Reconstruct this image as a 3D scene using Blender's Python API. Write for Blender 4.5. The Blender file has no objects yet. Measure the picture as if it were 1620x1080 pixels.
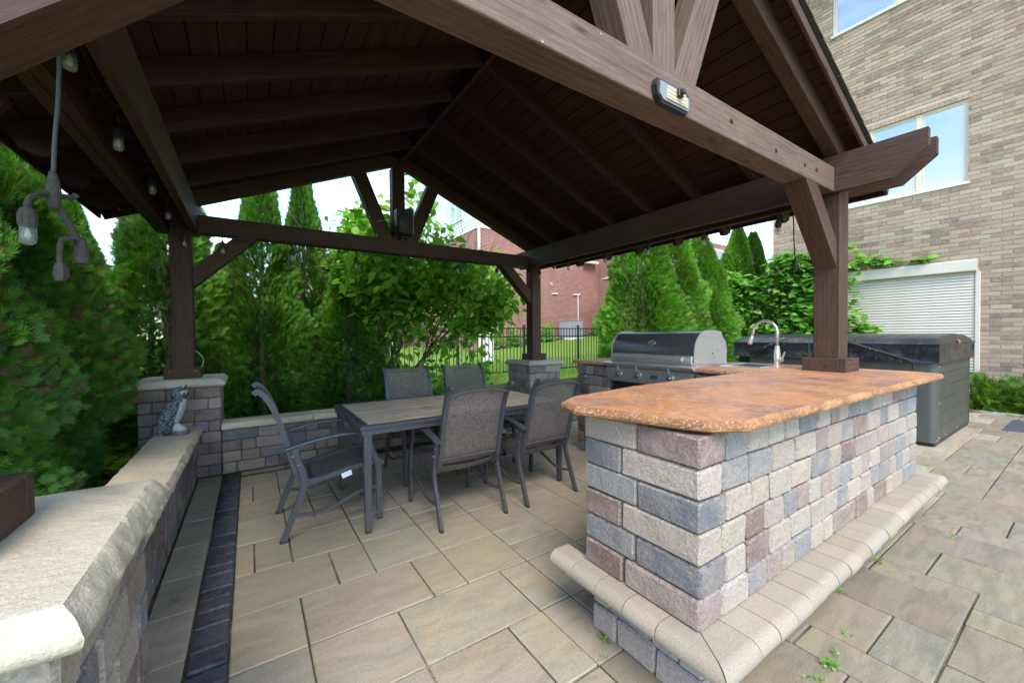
import bpy, math, random
import numpy as np
from mathutils import Vector, Matrix, noise as mn
R_ = math.radians
rnd = random.Random(7)
scene = bpy.context.scene
COL = scene.collection
# ------------------------------------------------------------------ camera
cam_d = bpy.data.cameras.new('camera'); cam = bpy.data.objects.new('camera', cam_d); COL.objects.link(cam)
cam_d.sensor_width = 36; cam_d.lens = 36*625.5/1620; cam_d.clip_start = .03; cam_d.clip_end = 2000
_P, _RO, _A = R_(-.96), R_(-.471), R_(33.5)
_cp, _sp = math.cos(_P), math.sin(_P)
_r, _f, _u = Vector((1, 0, 0)), Vector((0, _cp, _sp)), Vector((0, -_sp, _cp))
_c, _s = math.cos(_RO), math.sin(_RO)
_r, _u = _c*_r + _s*_u, -_s*_r + _c*_u
_M = Matrix(((math.cos(_A), math.sin(_A), 0), (-math.sin(_A), math.cos(_A), 0), (0, 0, 1)))
_r, _f, _u = _M @ _r, _M @ _f, _M @ _u
cam.matrix_world = Matrix(((_r.x, _u.x, -_f.x, 0), (_r.y, _u.y, -_f.y, 0), (_r.z, _u.z, -_f.z, 1.35), (0, 0, 0, 1)))
scene.camera = cam
# ------------------------------------------------------------------ world, sun, exposure
SUN_EL, SUN_AZ = 52, 208          # azimuth of the sun, degrees clockwise from +Y
w = bpy.data.worlds.new("World"); scene.world = w; w.use_nodes = True
nt = w.node_tree; nt.nodes.clear()
out = nt.nodes.new('ShaderNodeOutputWorld'); bg = nt.nodes.new('ShaderNodeBackground')
sky = nt.nodes.new('ShaderNodeTexSky'); sky.sky_type = 'NISHITA'; sky.sun_disc = False
sky.sun_elevation = R_(SUN_EL); sky.sun_rotation = R_(SUN_AZ); sky.air_density = 1.0; sky.dust_density = .15; sky.ozone_density = 2.2
tc = nt.nodes.new('ShaderNodeTexCoord'); mp = nt.nodes.new('ShaderNodeMapping'); mp.inputs['Scale'].default_value = (1, 1, 2.6); mp.inputs['Location'].default_value = (2.35, .4, 1.7)
n1 = nt.nodes.new('ShaderNodeTexNoise'); n1.inputs['Scale'].default_value = 2.3; n1.inputs['Detail'].default_value = 9; n1.inputs['Roughness'].default_value = .56
rp = nt.nodes.new('ShaderNodeValToRGB'); rp.color_ramp.elements[0].position = .50; rp.color_ramp.elements[1].position = .66
mx = nt.nodes.new('ShaderNodeMix'); mx.data_type = 'RGBA'
nt.links.new(tc.outputs['Generated'], mp.inputs[0]); nt.links.new(mp.outputs[0], n1.inputs[0]); nt.links.new(n1.outputs[0], rp.inputs[0])
nt.links.new(rp.outputs[0], mx.inputs[0]); nt.links.new(sky.outputs[0], mx.inputs[6]); mx.inputs[7].default_value = (3.9, 3.7, 3.45, 1)
nt.links.new(mx.outputs[2], bg.inputs[0]); bg.inputs[1].default_value = .135; nt.links.new(bg.outputs[0], out.inputs[0])
sd = bpy.data.lights.new('sun', 'SUN'); sd.energy = 1.0; sd.angle = R_(30); sd.color = (1, .93, .82)
sun = bpy.data.objects.new('sun', sd); COL.objects.link(sun)
_az, _el = R_(SUN_AZ), R_(SUN_EL)
sdir = Vector((math.sin(_az)*math.cos(_el), math.cos(_az)*math.cos(_el), math.sin(_el)))
sun.rotation_euler = sdir.to_track_quat('Z', 'Y').to_euler()
vs = scene.view_settings; vs.view_transform = 'Standard'; vs.look = 'None'; vs.exposure = 2.3; vs.gamma = 1; vs.use_curve_mapping = False
scene.cycles.max_bounces = 8; scene.cycles.diffuse_bounces = 5; scene.cycles.transparent_max_bounces = 12

# ------------------------------------------------------------------ materials
def node(t, typ, **kw):
    n = t.nodes.new(typ)
    for k, v in kw.items():
        if hasattr(n, k) and not isinstance(v, tuple) or k in ('data_type', 'blend_type', 'operation', 'feature', 'wave_type'): setattr(n, k, v)
    return n
class Mt:
    def __init__(s, name, rough=.7, metal=0., spec=.5):
        s.m = bpy.data.materials.new(name); s.m.use_nodes = True; s.t = s.m.node_tree
        s.b = s.t.nodes['Principled BSDF']; s.b.inputs['Roughness'].default_value = rough; s.b.inputs['Metallic'].default_value = metal
        s.b.inputs['Specular IOR Level'].default_value = spec
        s.out = s.t.nodes['Material Output']
    def L(s, a, b): s.t.links.new(a, b)
    def coord(s, kind='Object', scale=(1, 1, 1), off=None, rot=(0, 0, 0)):
        tc = s.t.nodes.new('ShaderNodeTexCoord'); mp = s.t.nodes.new('ShaderNodeMapping')
        mp.inputs['Scale'].default_value = scale; mp.inputs['Rotation'].default_value = rot
        s.L(tc.outputs[kind], mp.inputs[0])
        if off == 'rand':
            oi = s.t.nodes.new('ShaderNodeObjectInfo'); mu = s.t.nodes.new('ShaderNodeMath'); mu.operation = 'MULTIPLY'; mu.inputs[1].default_value = 37.
            s.L(oi.outputs['Random'], mu.inputs[0]); s.L(mu.outputs[0], mp.inputs['Location'])
        return mp.outputs[0]
    def noise(s, vec, scale, detail=4, rough=.55, dist=0.):
        n = s.t.nodes.new('ShaderNodeTexNoise'); n.inputs['Scale'].default_value = scale; n.inputs['Detail'].default_value = detail
        n.inputs['Roughness'].default_value = rough; n.inputs['Distortion'].default_value = dist
        if vec is not None: s.L(vec, n.inputs['Vector'])
        return n.outputs['Fac']
    def ramp(s, fac, stops):
        r = s.t.nodes.new('ShaderNodeValToRGB'); e = r.color_ramp.elements
        while len(e) < len(stops): e.new(.5)
        for i, (p, c) in enumerate(stops):
            e[i].position = p
            if not hasattr(c, '__len__'): c = (c, c, c)
            e[i].color = (*c, 1)
        s.L(fac, r.inputs[0]); return r.outputs[0]
    def mix(s, fac, a, b, mode='MIX'):
        m = s.t.nodes.new('ShaderNodeMix'); m.data_type = 'RGBA'; m.blend_type = mode
        for i_, v in ((0, fac), (6, a), (7, b)):
            sock = m.inputs[i_]
            if isinstance(v, (int, float)): sock.default_value = v if i_ == 0 else (v, v, v, 1)
            elif isinstance(v, tuple): sock.default_value = (*v, 1)
            else: s.L(v, sock)
        return m.outputs[2]
    def col(s, c):
        if isinstance(c, tuple): s.b.inputs['Base Color'].default_value = (*c, 1)
        else: s.L(c, s.b.inputs['Base Color'])
    def bump(s, h, strength=.4, dist=.01, prev=None):
        b = s.t.nodes.new('ShaderNodeBump'); b.inputs['Strength'].default_value = strength; b.inputs['Distance'].default_value = dist
        s.L(h, b.inputs['Height'])
        if prev is not None: s.L(prev, b.inputs['Normal'])
        s.L(b.outputs[0], s.b.inputs['Normal']); return b.outputs[0]
    def objcol(s): return s.t.nodes.new('ShaderNodeObjectInfo').outputs['Color']
    def attr(s, n='col'):
        a = s.t.nodes.new('ShaderNodeAttribute'); a.attribute_name = n; return a.outputs['Color']
    def attrf(s, n='rnd'):
        a = s.t.nodes.new('ShaderNodeAttribute'); a.attribute_name = n; return a.outputs['Fac']

def stone(name, src='obj', second=(.42, .36, .29), blotch=9, amt=.45, fine=120, finea=(.72, 1.22), rough=.9, bump=.5, bd=.006, bs=45, stretch=(1, 1, 1), pits=True, world=False, spec=.3):
    m = Mt(name, rough, spec=spec)
    v = m.coord('Object', stretch, off=None if src == 'attr' else 'rand')
    base = m.objcol() if src == 'obj' else m.attr('col') if src == 'attr' else src
    f = m.ramp(m.noise(v, blotch, 5, .6, .6), [(.38, 0.), (.66, amt)])
    c = m.mix(f, base, second)
    g = m.ramp(m.noise(v, fine, 3, .65), [(.3, finea[0]), (.7, finea[1])])
    c = m.mix(1., c, g, 'MULTIPLY')
    if pits:
        p = m.ramp(m.noise(v, fine*.7, 4, .7, .8), [(.62, 0.), (.72, .6)])
        c = m.mix(p, c, tuple(min(1, x*1.5+.08) for x in second))
    m.col(c)
    n = m.bump(m.noise(v, bs, 6, .7), bump, bd)
    if pits: m.bump(m.noise(v, 13, 3, .6, .4), .5, .02, n)
    return m.m

BLK_COL = [(.15, .156, .166), (.115, .12, .134), (.22, .215, .215), (.24, .175, .15), (.17, .11, .095), (.36, .31, .25), (.41, .35, .285), (.33, .27, .225), (.29, .265, .25)]
M_block = stone('tumbled_block', second=(.345, .285, .23), blotch=5, amt=.6, fine=120, finea=(.7, 1.25), bump=.6, bd=.007, bs=50)
M_blockedge = stone('worn_block_edge', second=(.36, .305, .245), blotch=40, amt=.7, fine=120, finea=(.6, 1.3), bump=.9, bd=.006, bs=70)
M_brickobj = stone('house_brick', second=(.38, .29, .20), blotch=11, amt=.55, fine=110, pits=False, bump=.3, bd=.003, bs=40)
M_brickattr = stone('house_brick_mass', src='attr', second=(.38, .29, .20), blotch=11, amt=.55, fine=110, pits=False, bump=.3, bd=.003, bs=40)
M_cap = stone('limestone_cap', second=(.36, .29, .19), blotch=3.5, amt=.5, fine=170, finea=(.85, 1.12), bump=.7, bd=.012, bs=30, pits=False)
M_ledge = stone('cast_ledge', second=(.33, .27, .20), blotch=6, amt=.5, fine=260, finea=(.72, 1.25), bump=.6, bd=.005, bs=90, pits=False)
M_cobble = stone('dark_cobble', second=(.10, .105, .115), blotch=16, amt=.6, fine=90, bump=.9, bd=.01, bs=22, stretch=(1, 1.6, 1), pits=False, rough=.75)
def mk_paver(name, src, sk=.4, st_=(1.1, 3.5, 1)):
    m = Mt(name, .82, spec=.35)
    v = m.coord('Object', (1, 1, 1), off='rand' if src == 'obj' else None)
    vs_ = m.coord('Object', st_, off='rand' if src == 'obj' else None)
    base = m.objcol() if src == 'obj' else m.attr('col')
    st = m.ramp(m.noise(vs_, 2.2, 5, .6, 1.4), [(.42, 0.), (.66, sk)])
    c = m.mix(st, base, m.mix(1., base, (.50, .52, .56), 'MULTIPLY'))
    wm = m.ramp(m.noise(v, 4, 4, .6, .5), [(.5, 0.), (.72, .32)])
    c = m.mix(wm, c, m.mix(1., base, (1.35, 1.02, .72), 'MULTIPLY'))
    g = m.ramp(m.noise(v, 210, 3, .7), [(.3, .74), (.7, 1.22)])
    m.col(m.mix(1., c, g, 'MULTIPLY'))
    h = m.noise(vs_, 5, 5, .6, .8); b1 = m.bump(h, .35, .008); m.bump(m.noise(v, 170, 3, .7), .35, .003, b1)
    return m.m
M_cobedge = stone('cobble_edge_sheen', second=(.12, .125, .135), blotch=40, amt=.9, fine=90, bump=.9, bd=.006, bs=60, pits=False, rough=.6)  # blue-grey sheen along the cobble edges, put into their colour
def cob(b): b.mi = [0 if (i < 18 and i % 6 < 2) else 1 for i in range(len(b.f))]; return b
M_paver = mk_paver('paving_stone', 'obj'); M_paverout = mk_paver('weathered_paving', 'obj', .6, (1.2, 5., 1)); M_paverattr = mk_paver('paving_mass', 'attr', .6)
def mk_wood(nm='stained_timber', wc=(.064, .033, .023)):
    m = Mt(nm, .62, spec=.3)
    v = m.coord('Object', (1, 9, 9), off='rand'); v2 = m.coord('Object', (1, 1, 1), off='rand')
    g = m.noise(v, 3.2, 7, .62, 1.3); k = m.noise(v2, 1.6, 3, .5, .3)
    v3 = m.coord('Object', (.5, 4.5, 4.5), off='rand'); wv = m.t.nodes.new('ShaderNodeTexWave'); wv.wave_type = 'RINGS'; wv.inputs['Scale'].default_value = 3.2
    wv.inputs['Distortion'].default_value = 5.; wv.inputs['Detail'].default_value = 2.; wv.inputs['Detail Scale'].default_value = 1.2; m.L(v3, wv.inputs[0])
    c = m.ramp(g, [(.25, tuple(x*.45 for x in wc)), (.5, wc), (.78, tuple(x*1.55 for x in wc))])
    c = m.mix(.35, c, m.ramp(wv.outputs[0], [(.1, tuple(x*.7 for x in wc)), (.7, tuple(x*1.3 for x in wc))]))
    c = m.mix(m.ramp(k, [(.45, 0.), (.75, .3)]), c, tuple(x*1.5+.01 for x in wc))
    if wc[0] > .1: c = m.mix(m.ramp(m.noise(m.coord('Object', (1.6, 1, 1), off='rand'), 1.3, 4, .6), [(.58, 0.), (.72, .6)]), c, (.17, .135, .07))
    vk = m.coord('Object', (1., 3.1, 3.1), off='rand'); vo = m.t.nodes.new('ShaderNodeTexVoronoi'); vo.inputs['Scale'].default_value = 2.1; m.L(vk, vo.inputs['Vector'])
    c = m.mix(m.ramp(vo.outputs['Distance'], [(.03, .85), (.075, .35), (.13, 0.)]), c, tuple(x*.35 for x in wc))
    c = m.mix(1., c, m.ramp(m.noise(m.coord('Object', (3, 70, 70), off='rand'), 4, 4, .7), [(.3, .72), (.7, 1.28)]), 'MULTIPLY')
    m.col(c); b = m.bump(g, .5, .004); v4 = m.coord('Object', (2.5, 60, 60), off='rand'); m.bump(m.noise(v4, 5, 3, .6), .4, .002, b)
    return m.m
M_wood = mk_wood(); M_woodpale = mk_wood('pale_timber', (.135, .083, .064))  # second one is a paler timber for the front tie and gable fan
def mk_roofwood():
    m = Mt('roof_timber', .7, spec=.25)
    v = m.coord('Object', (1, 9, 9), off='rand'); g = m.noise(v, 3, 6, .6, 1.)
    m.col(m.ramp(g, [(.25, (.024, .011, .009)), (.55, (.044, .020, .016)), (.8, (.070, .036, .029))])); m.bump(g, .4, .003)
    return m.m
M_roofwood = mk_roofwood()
def simple(name, c, rough=.5, metal=0., nz=None, bump=0., bs=60, spec=.5):
    m = Mt(name, rough, metal, spec); v = m.coord('Object')
    if nz: m.col(m.mix(m.ramp(m.noise(v, nz[0], 4, .6), [(.3, 0.), (.7, 1.)]), c, nz[1]))
    else: m.col(c)
    if bump: m.bump(m.noise(v, bs, 4, .6), bump, .003)
    return m.m
M_mortar = simple('mortar_sand', (.17, .13, .095), .95, nz=(60, (.08, .06, .045)), bump=.6)
def mk_joint():
    m = Mt('joint_sand', .95); v = m.coord('Object')
    a = m.noise(v, 5, 5, .65); f = m.noise(v, 130, 3, .6)
    c = m.mix(m.ramp(a, [(.42, 0.), (.58, 1.)]), (.075, .055, .035), (.06, .065, .025)); c = m.mix(m.ramp(m.noise(v, 2.1, 3), [(.5, 0.), (.62, .8)]), c, (.24, .20, .15))
    m.col(m.mix(1., c, m.ramp(f, [(.3, .5), (.7, 1.5)]), 'MULTIPLY')); m.bump(f, .8, .004); return m.m
M_joint = mk_joint()
M_frame = simple('bronze_aluminium', (.055, .056, .061), .42, .0, nz=(90, (.082, .083, .088)), bump=.12, bs=300)
M_black = simple('black_metal', (.012, .012, .013), .35, 0., nz=(40, (.022, .022, .024)))
M_rubber = simple('black_rubber', (.02, .02, .021), .6, nz=(30, (.035, .034, .033)))
M_dusty = simple('dusty_plug', (.045, .041, .037), .8, nz=(60, (.095, .085, .07)), bump=.4)
M_white = simple('white_trim', (.74, .73, .69), .5, nz=(5, (.68, .66, .61)))
M_cream = simple('cream_vinyl', (.60, .54, .43), .5, nz=(3, (.55, .49, .385)))
M_tag = simple('care_tag', (.85, .85, .85), .7)
M_owlw = simple('owl_white', (.62, .60, .55), .6, nz=(45, (.38, .37, .35)), bump=.4)
M_amber = simple('amber_eye', (.30, .16, .05), .2)
M_screw = simple('screw_steel', (.45, .42, .38), .4, .9)
def steel(name, c=(.62, .61, .59), rough=.38, st=(1, 1, 80)):
    m = Mt(name, rough, .75); v = m.coord('Object', st); n = m.noise(v, 4, 3, .6)
    m.col(m.mix(m.ramp(n, [(.3, 0.), (.7, 1.)]), c, tuple(x*.8 for x in c)))
    r = m.ramp(n, [(.3, rough*.8), (.7, rough*1.35)]); m.L(r, m.b.inputs['Roughness']); m.bump(n, .08, .001); return m.m
M_steel = steel('brushed_steel', st=(1, 1, 60)); M_nickel = steel('brushed_nickel', (.70, .66, .59), .30, (30, 30, 1))
M_hood = steel('dark_hood_steel', (.20, .20, .205), .19, (1, 1, 40))
def mk_counter():
    m = Mt('stamped_copper_concrete', .42, spec=.5); v = m.coord('Object')
    a = m.noise(v, 2.6, 6, .62, 1.2); b = m.noise(v, 9, 7, .68, 2.2); f = m.noise(v, 150, 3, .7)
    c = m.ramp(a, [(.3, (.21, .105, .075)), (.45, (.35, .155, .075)), (.58, (.47, .20, .07)), (.75, (.38, .165, .085))])
    vv = m.coord('Object', (1, 1, 1), rot=(0, 0, .5)); wn = m.noise(vv, 5.5, 9, .72, 3.)
    c = m.mix(m.ramp(wn, [(.53, 0.), (.57, .5), (.60, 0.)]), c, (.62, .42, .31))
    c = m.mix(m.ramp(b, [(.62, 0.), (.76, .55)]), c, (.13, .085, .085))
    c = m.mix(m.ramp(m.noise(v, 26, 4, .7, 1.), [(.66, 0.), (.72, .55)]), c, (.80, .62, .50))
    m.col(m.mix(1., c, m.ramp(f, [(.3, .74), (.7, 1.24)]), 'MULTIPLY'))
    m.L(m.ramp(b, [(.3, .3), (.7, .58)]), m.b.inputs['Roughness'])
    q = m.bump(b, .35, .006); m.bump(f, .35, .002, q); return m.m
M_counter = mk_counter()
def mk_cedge():
    m = Mt('chipped_counter_edge', .6); v = m.coord('Object'); a = m.noise(v, 110, 5, .75, .8); b = m.noise(v, 7, 4)
    c = m.mix(m.ramp(b, [(.4, 0.), (.6, 1.)]), (.30, .12, .045), (.50, .23, .08)); c = m.mix(m.ramp(a, [(.52, 0.), (.62, .75)]), c, (.72, .52, .34))
    m.col(c); m.bump(a, 1., .01); return m.m
M_cedge = mk_cedge()
def mk_fabric():
    m = Mt('woven_sling', .75, spec=.3); v = m.coord('Object')
    v1 = m.coord('Object', (420, 30, 30)); v2 = m.coord('Object', (30, 420, 420))
    a = m.noise(v1, 1.2, 3, .6); b = m.noise(v2, 1.2, 3, .6)
    mu = m.t.nodes.new('ShaderNodeMath'); mu.operation = 'ADD'; m.L(a, mu.inputs[0]); m.L(b, mu.inputs[1])
    c = m.ramp(mu.outputs[0], [(.80, (.070, .054, .044)), (1.0, (.135, .108, .090)), (1.15, (.22, .18, .15))])
    m.col(c); m.bump(mu.outputs[0], .5, .002)
    tr = m.t.nodes.new('ShaderNodeBsdfTransparent'); ms = m.t.nodes.new('ShaderNodeMixShader'); ms.inputs[0].default_value = .17
    m.L(m.b.outputs[0], ms.inputs[1]); m.L(tr.outputs[0], ms.inputs[2]); m.L(ms.outputs[0], m.out.inputs[0]); return m.m
M_fabric = mk_fabric()
def mk_tile():
    m = Mt('wood_look_tile', .5, spec=.4); v = m.coord('Object', (1, 3.2, 1), off='rand')
    g = m.noise(v, 3., 7, .62, 2.); c = m.ramp(g, [(.28, (.26, .17, .09)), (.45, (.56, .42, .27)), (.7, (.70, .56, .39))])
    m.col(c); m.bump(g, .2, .002); return m.m
M_tile = mk_tile()
def mk_leaf(name, stops, transl=.35, rough=.5, spec=.35):
    m = Mt(name, rough, spec=spec); a = m.attrf('rnd'); c = m.ramp(a, stops); m.col(c)
    tl = m.t.nodes.new('ShaderNodeBsdfTranslucent'); m.L(m.mix(1., c, (1.25, 1.3, .6), 'MULTIPLY'), tl.inputs[0])
    ms = m.t.nodes.new('ShaderNodeMixShader'); ms.inputs[0].default_value = transl
    m.L(m.b.outputs[0], ms.inputs[1]); m.L(tl.outputs[0], ms.inputs[2]); m.L(ms.outputs[0], m.out.inputs[0]); return m.m
M_arb = mk_leaf('arborvitae_foliage', [(0, (.13, .08, .035)), (.008, (.10, .075, .035)), (.02, (.040, .125, .012)), (.45, (.075, .215, .018)), (.8, (.13, .31, .025)), (1, (.22, .40, .045))], .25)
M_arb2 = mk_leaf('bright_arborvitae_foliage', [(0, (.13, .08, .035)), (.008, (.10, .075, .035)), (.02, (.045, .14, .015)), (.4, (.10, .26, .022)), (.8, (.17, .36, .03)), (1, (.28, .46, .05))], .4)
M_broad = mk_leaf('broad_leaf', [(0, (.08, .24, .022)), (.45, (.18, .42, .045)), (.8, (.29, .53, .07)), (1, (.44, .62, .12))], .45)
M_vine = mk_leaf('vine_leaf', [(0, (.07, .22, .025)), (.45, (.15, .36, .045)), (.8, (.25, .47, .07)), (1, (.42, .56, .12))], .45)
M_shrub = mk_leaf('juniper_foliage', [(0, (.03, .09, .014)), (.5, (.09, .20, .02)), (1, (.22, .34, .035))], .3)
M_cover = mk_leaf('ground_cover_leaf', [(0, (.20, .34, .02)), (.5, (.36, .50, .03)), (1, (.55, .62, .06))], .4)
M_grassb = mk_leaf('grass_blade', [(0, (.07, .16, .02)), (.5, (.14, .27, .03)), (1, (.24, .36, .05))], .35)
M_bark = simple('bark', (.12, .085, .06), .9, nz=(30, (.07, .05, .038)), bump=.8, bs=40)
def mk_lawn():
    m = Mt('lawn_grass', .9, spec=.1); v = m.coord('Object'); a = m.noise(v, .5, 4); b = m.noise(v, 24, 5, .7); 
    c = m.mix(a, (.10, .18, .025), (.155, .245, .035)); m.col(m.mix(1., c, m.ramp(b, [(.3, .6), (.7, 1.35)]), 'MULTIPLY')); m.bump(b, 1., .03); return m.m
M_lawn = mk_lawn()
M_mulch = simple('brown_mulch', (.085, .048, .03), .95, nz=(28, (.035, .02, .014)), bump=1., bs=45)
M_mulchred = simple('red_mulch', (.17, .085, .06), .95, nz=(28, (.08, .04, .03)), bump=1., bs=45)

# ------------------------------------------------------------------ object helpers
W = {}
def link(ob, parent=None, world=None):
    COL.objects.link(ob)
    if world is None: world = Matrix.Identity(4)
    ob.matrix_basis = world
    W[ob.name] = world.copy()
    if parent is not None:
        ob.parent = parent; ob.matrix_parent_inverse = W[parent.name].inverted()
    return ob
def tag(o, label=None, cat=None, group=None, kind=None):
    if label: o['label'] = label
    if cat: o['category'] = cat
    if group: o['group'] = group
    if kind: o['kind'] = kind
    return o
def thing(name, loc, label, cat, group=None):
    o = bpy.data.objects.new(name, None); o.empty_display_size = .1
    link(o, None, Matrix.Translation(loc)); return tag(o, label, cat, group)
class B:
    """collects geometry in world (or given local) coordinates, build() links it as one mesh object"""
    def __init__(s): s.v = []; s.f = []; s.mi = []; s.m = 0
    def add(s, vs, fs, mi=None):
        o = len(s.v); s.v += [tuple(p) for p in vs]; s.f += [tuple(o+i for i in f) for f in fs]; s.mi += [s.m if mi is None else mi]*len(fs); return s
    def box(s, x0, x1, y0, y1, z0, z1, c=.0, j=0., rng=None):
        if c <= 0:
            vs = [(x, y, z) for x in (x0, x1) for y in (y0, y1) for z in (z0, z1)]
            return s.add(vs, [(0, 1, 3, 2), (4, 6, 7, 5), (0, 4, 5, 1), (2, 3, 7, 6), (0, 2, 6, 4), (1, 5, 7, 3)])
        vs, fs = chbox(x1-x0, y1-y0, z1-z0, c, j, rng or rnd)
        cx, cy, cz = (x0+x1)/2, (y0+y1)/2, (z0+z1)/2
        return s.add([(a+cx, b+cy, d+cz) for a, b, d in vs], fs)
    def tube(s, pts, r, n=8, caps=True, flat=None):
        """pts list of Vector; r radius or list; flat=(w,t) rectangular section with up vector z"""
        pts = [Vector(p) for p in pts]; k = len(pts); rings = []
        up = Vector((0, 0, 1))
        d0 = (pts[1]-pts[0]).normalized()
        if abs(d0.dot(up)) > .98: up = Vector((1, 0, 0))
        side = d0.cross(up).normalized()
        for i, p in enumerate(pts):
            d = (pts[min(i+1, k-1)]-pts[max(i-1, 0)]).normalized()
            side = (side - d*side.dot(d)).normalized(); u = side.cross(d).normalized()
            rr = r[i] if isinstance(r, (list, tuple)) else r
            rings.append([p + side*math.cos(t)*rr + u*math.sin(t)*rr for t in [2*math.pi*q/n for q in range(n)]])
        vs = [q for rg in rings for q in rg]; fs = []
        for i in range(k-1):
            for q in range(n): fs.append((i*n+q, i*n+(q+1) % n, (i+1)*n+(q+1) % n, (i+1)*n+q))
        if caps: fs += [tuple(range(n-1, -1, -1)), tuple((k-1)*n+q for q in range(n))]
        return s.add(vs, fs)
    def sweep(s, pts, prof, side):
        """sweep 2D profile (a along fixed side vector, b along in-plane normal)"""
        pts = [Vector(p) for p in pts]; side = Vector(side).normalized(); n = len(prof); k = len(pts); vs = []; fs = []
        for i, p in enumerate(pts):
            d = (pts[min(i+1, k-1)]-pts[max(i-1, 0)]).normalized(); u = side.cross(d).normalized()
            vs += [p + side*a + u*b for a, b in prof]
        for i in range(k-1):
            for q in range(n): fs.append((i*n+q, i*n+(q+1) % n, (i+1)*n+(q+1) % n, (i+1)*n+q))
        fs += [tuple(range(n-1, -1, -1)), tuple((k-1)*n+q for q in range(n))]
        return s.add(vs, fs)
    def lathe(s, prof, c=(0, 0, 0), n=16, axis='z'):
        vs = []; fs = []; k = len(prof)
        for r, h in prof:
            for q in range(n):
                t = 2*math.pi*q/n; a, b = r*math.cos(t), r*math.sin(t)
                p = {'z': (a, b, h), 'y': (a, h, b), 'x': (h, a, b)}[axis]
                vs.append((p[0]+c[0], p[1]+c[1], p[2]+c[2]))
        for i in range(k-1):
            for q in range(n): fs.append((i*n+q, i*n+(q+1) % n, (i+1)*n+(q+1) % n, (i+1)*n+q))
        fs += [tuple(range(n-1, -1, -1)), tuple((k-1)*n+q for q in range(n))]
        return s.add(vs, fs)
    def build(s, name, mat, parent=None, world=None, smooth=False, color=None, sharp=None):
        me = bpy.data.meshes.new(name); me.from_pydata(s.v, [], s.f)
        mats = mat if isinstance(mat, (list, tuple)) else [mat]
        for m_ in mats: me.materials.append(m_)
        if len(mats) > 1: me.polygons.foreach_set('material_index', s.mi)
        import bmesh
        if len(s.f) < 20000:
            bm = bmesh.new(); bm.from_mesh(me); bmesh.ops.recalc_face_normals(bm, faces=bm.faces); bm.to_mesh(me); bm.free()
        if smooth:
            me.polygons.foreach_set('use_smooth', [True]*len(me.polygons))
            if sharp is not None: me.set_sharp_from_angle(angle=R_(sharp))
        ob = bpy.data.objects.new(name, me)
        if color: ob.color = (*color, 1)
        return link(ob, parent, world)
def chbox(lx, ly, lz, c, j, rng):
    idx = {}; vs = []
    for sx in (-1, 1):
        for sy in (-1, 1):
            for sz in (-1, 1):
                p = [sx*lx/2 - sx*abs(rng.gauss(0, j)), sy*ly/2 - sy*abs(rng.gauss(0, j)), sz*lz/2 - sz*abs(rng.gauss(0, j))] if j else [sx*lx/2, sy*ly/2, sz*lz/2]
                cc = c*(1+rng.random()*.9) if j else c
                for a in range(3):
                    q = list(p)
                    for b, sg in ((0, sx), (1, sy), (2, sz)):
                        if b != a: q[b] -= sg*cc
                    idx[(sx, sy, sz, a)] = len(vs); vs.append(tuple(q))
    fs = []
    for a in range(3):
        o = [k for k in range(3) if k != a]
        for sg in (-1, 1):
            f = []
            for s1, s2 in ((-1, -1), (1, -1), (1, 1), (-1, 1)):
                k = [0, 0, 0]; k[a] = sg; k[o[0]] = s1; k[o[1]] = s2; f.append(idx[(*k, a)])
            fs.append(f)
        for s1 in (-1, 1):
            for s2 in (-1, 1):
                k0 = [0, 0, 0]; k0[a] = -1; k0[o[0]] = s1; k0[o[1]] = s2; k1 = list(k0); k1[a] = 1
                fs.append([idx[(*k0, o[0])], idx[(*k1, o[0])], idx[(*k1, o[1])], idx[(*k0, o[1])]])
    for sx in (-1, 1):
        for sy in (-1, 1):
            for sz in (-1, 1): fs.append([idx[(sx, sy, sz, 0)], idx[(sx, sy, sz, 1)], idx[(sx, sy, sz, 2)]])
    return vs, fs
def cr(pts, n=6):
    """Catmull-Rom through pts"""
    P = [Vector(p) for p in pts]; P = [P[0]*2-P[1]]+P+[P[-1]*2-P[-2]]; o = []
    for i in range(1, len(P)-2):
        for k in range(n):
            t = k/n; a, b, c, d = P[i-1], P[i], P[i+1], P[i+2]
            o.append(.5*((2*b)+(c-a)*t+(2*a-5*b+4*c-d)*t*t+(3*b-a-3*c+d)*t**3))
    o.append(P[-2]); return o
def beam(name, p0, p1, wid, hei, mat, parent, side=None, c=.004):
    """timber from p0 to p1 (centre line), local x along it; wid horizontal, hei vertical-ish"""
    p0, p1 = Vector(p0), Vector(p1); d = (p1-p0); L = d.length; d.normalize()
    s_ = Vector(side).normalized() if side else (d.cross(Vector((0, 0, 1))).normalized() if abs(d.z) < .99 else Vector((0, 1, 0)))
    u = s_.cross(d).normalized(); mid = (p0+p1)/2
    Mx = Matrix(((d.x, s_.x, u.x, mid.x), (d.y, s_.y, u.y, mid.y), (d.z, s_.z, u.z, mid.z), (0, 0, 0, 1)))
    b = B(); b.box(-L/2, L/2, -wid/2, wid/2, -hei/2, hei/2, c)
    return b.build(name, mat, parent, Mx)
def offset_ring(pts, ins):
    n = len(pts); o = []
    for i in range(n):
        a, b, c = Vector(pts[i-1]), Vector(pts[i]), Vector(pts[(i+1) % n])
        n1 = Vector(((b-a).y, -(b-a).x)).normalized(); n2 = Vector(((c-b).y, -(c-b).x)).normalized()
        m = (n1+n2); m = m.normalized()/max(.5, m.normalized().dot(n1)) if m.length > 1e-6 else n1
        o.append(b - m*ins)
    return o
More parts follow.
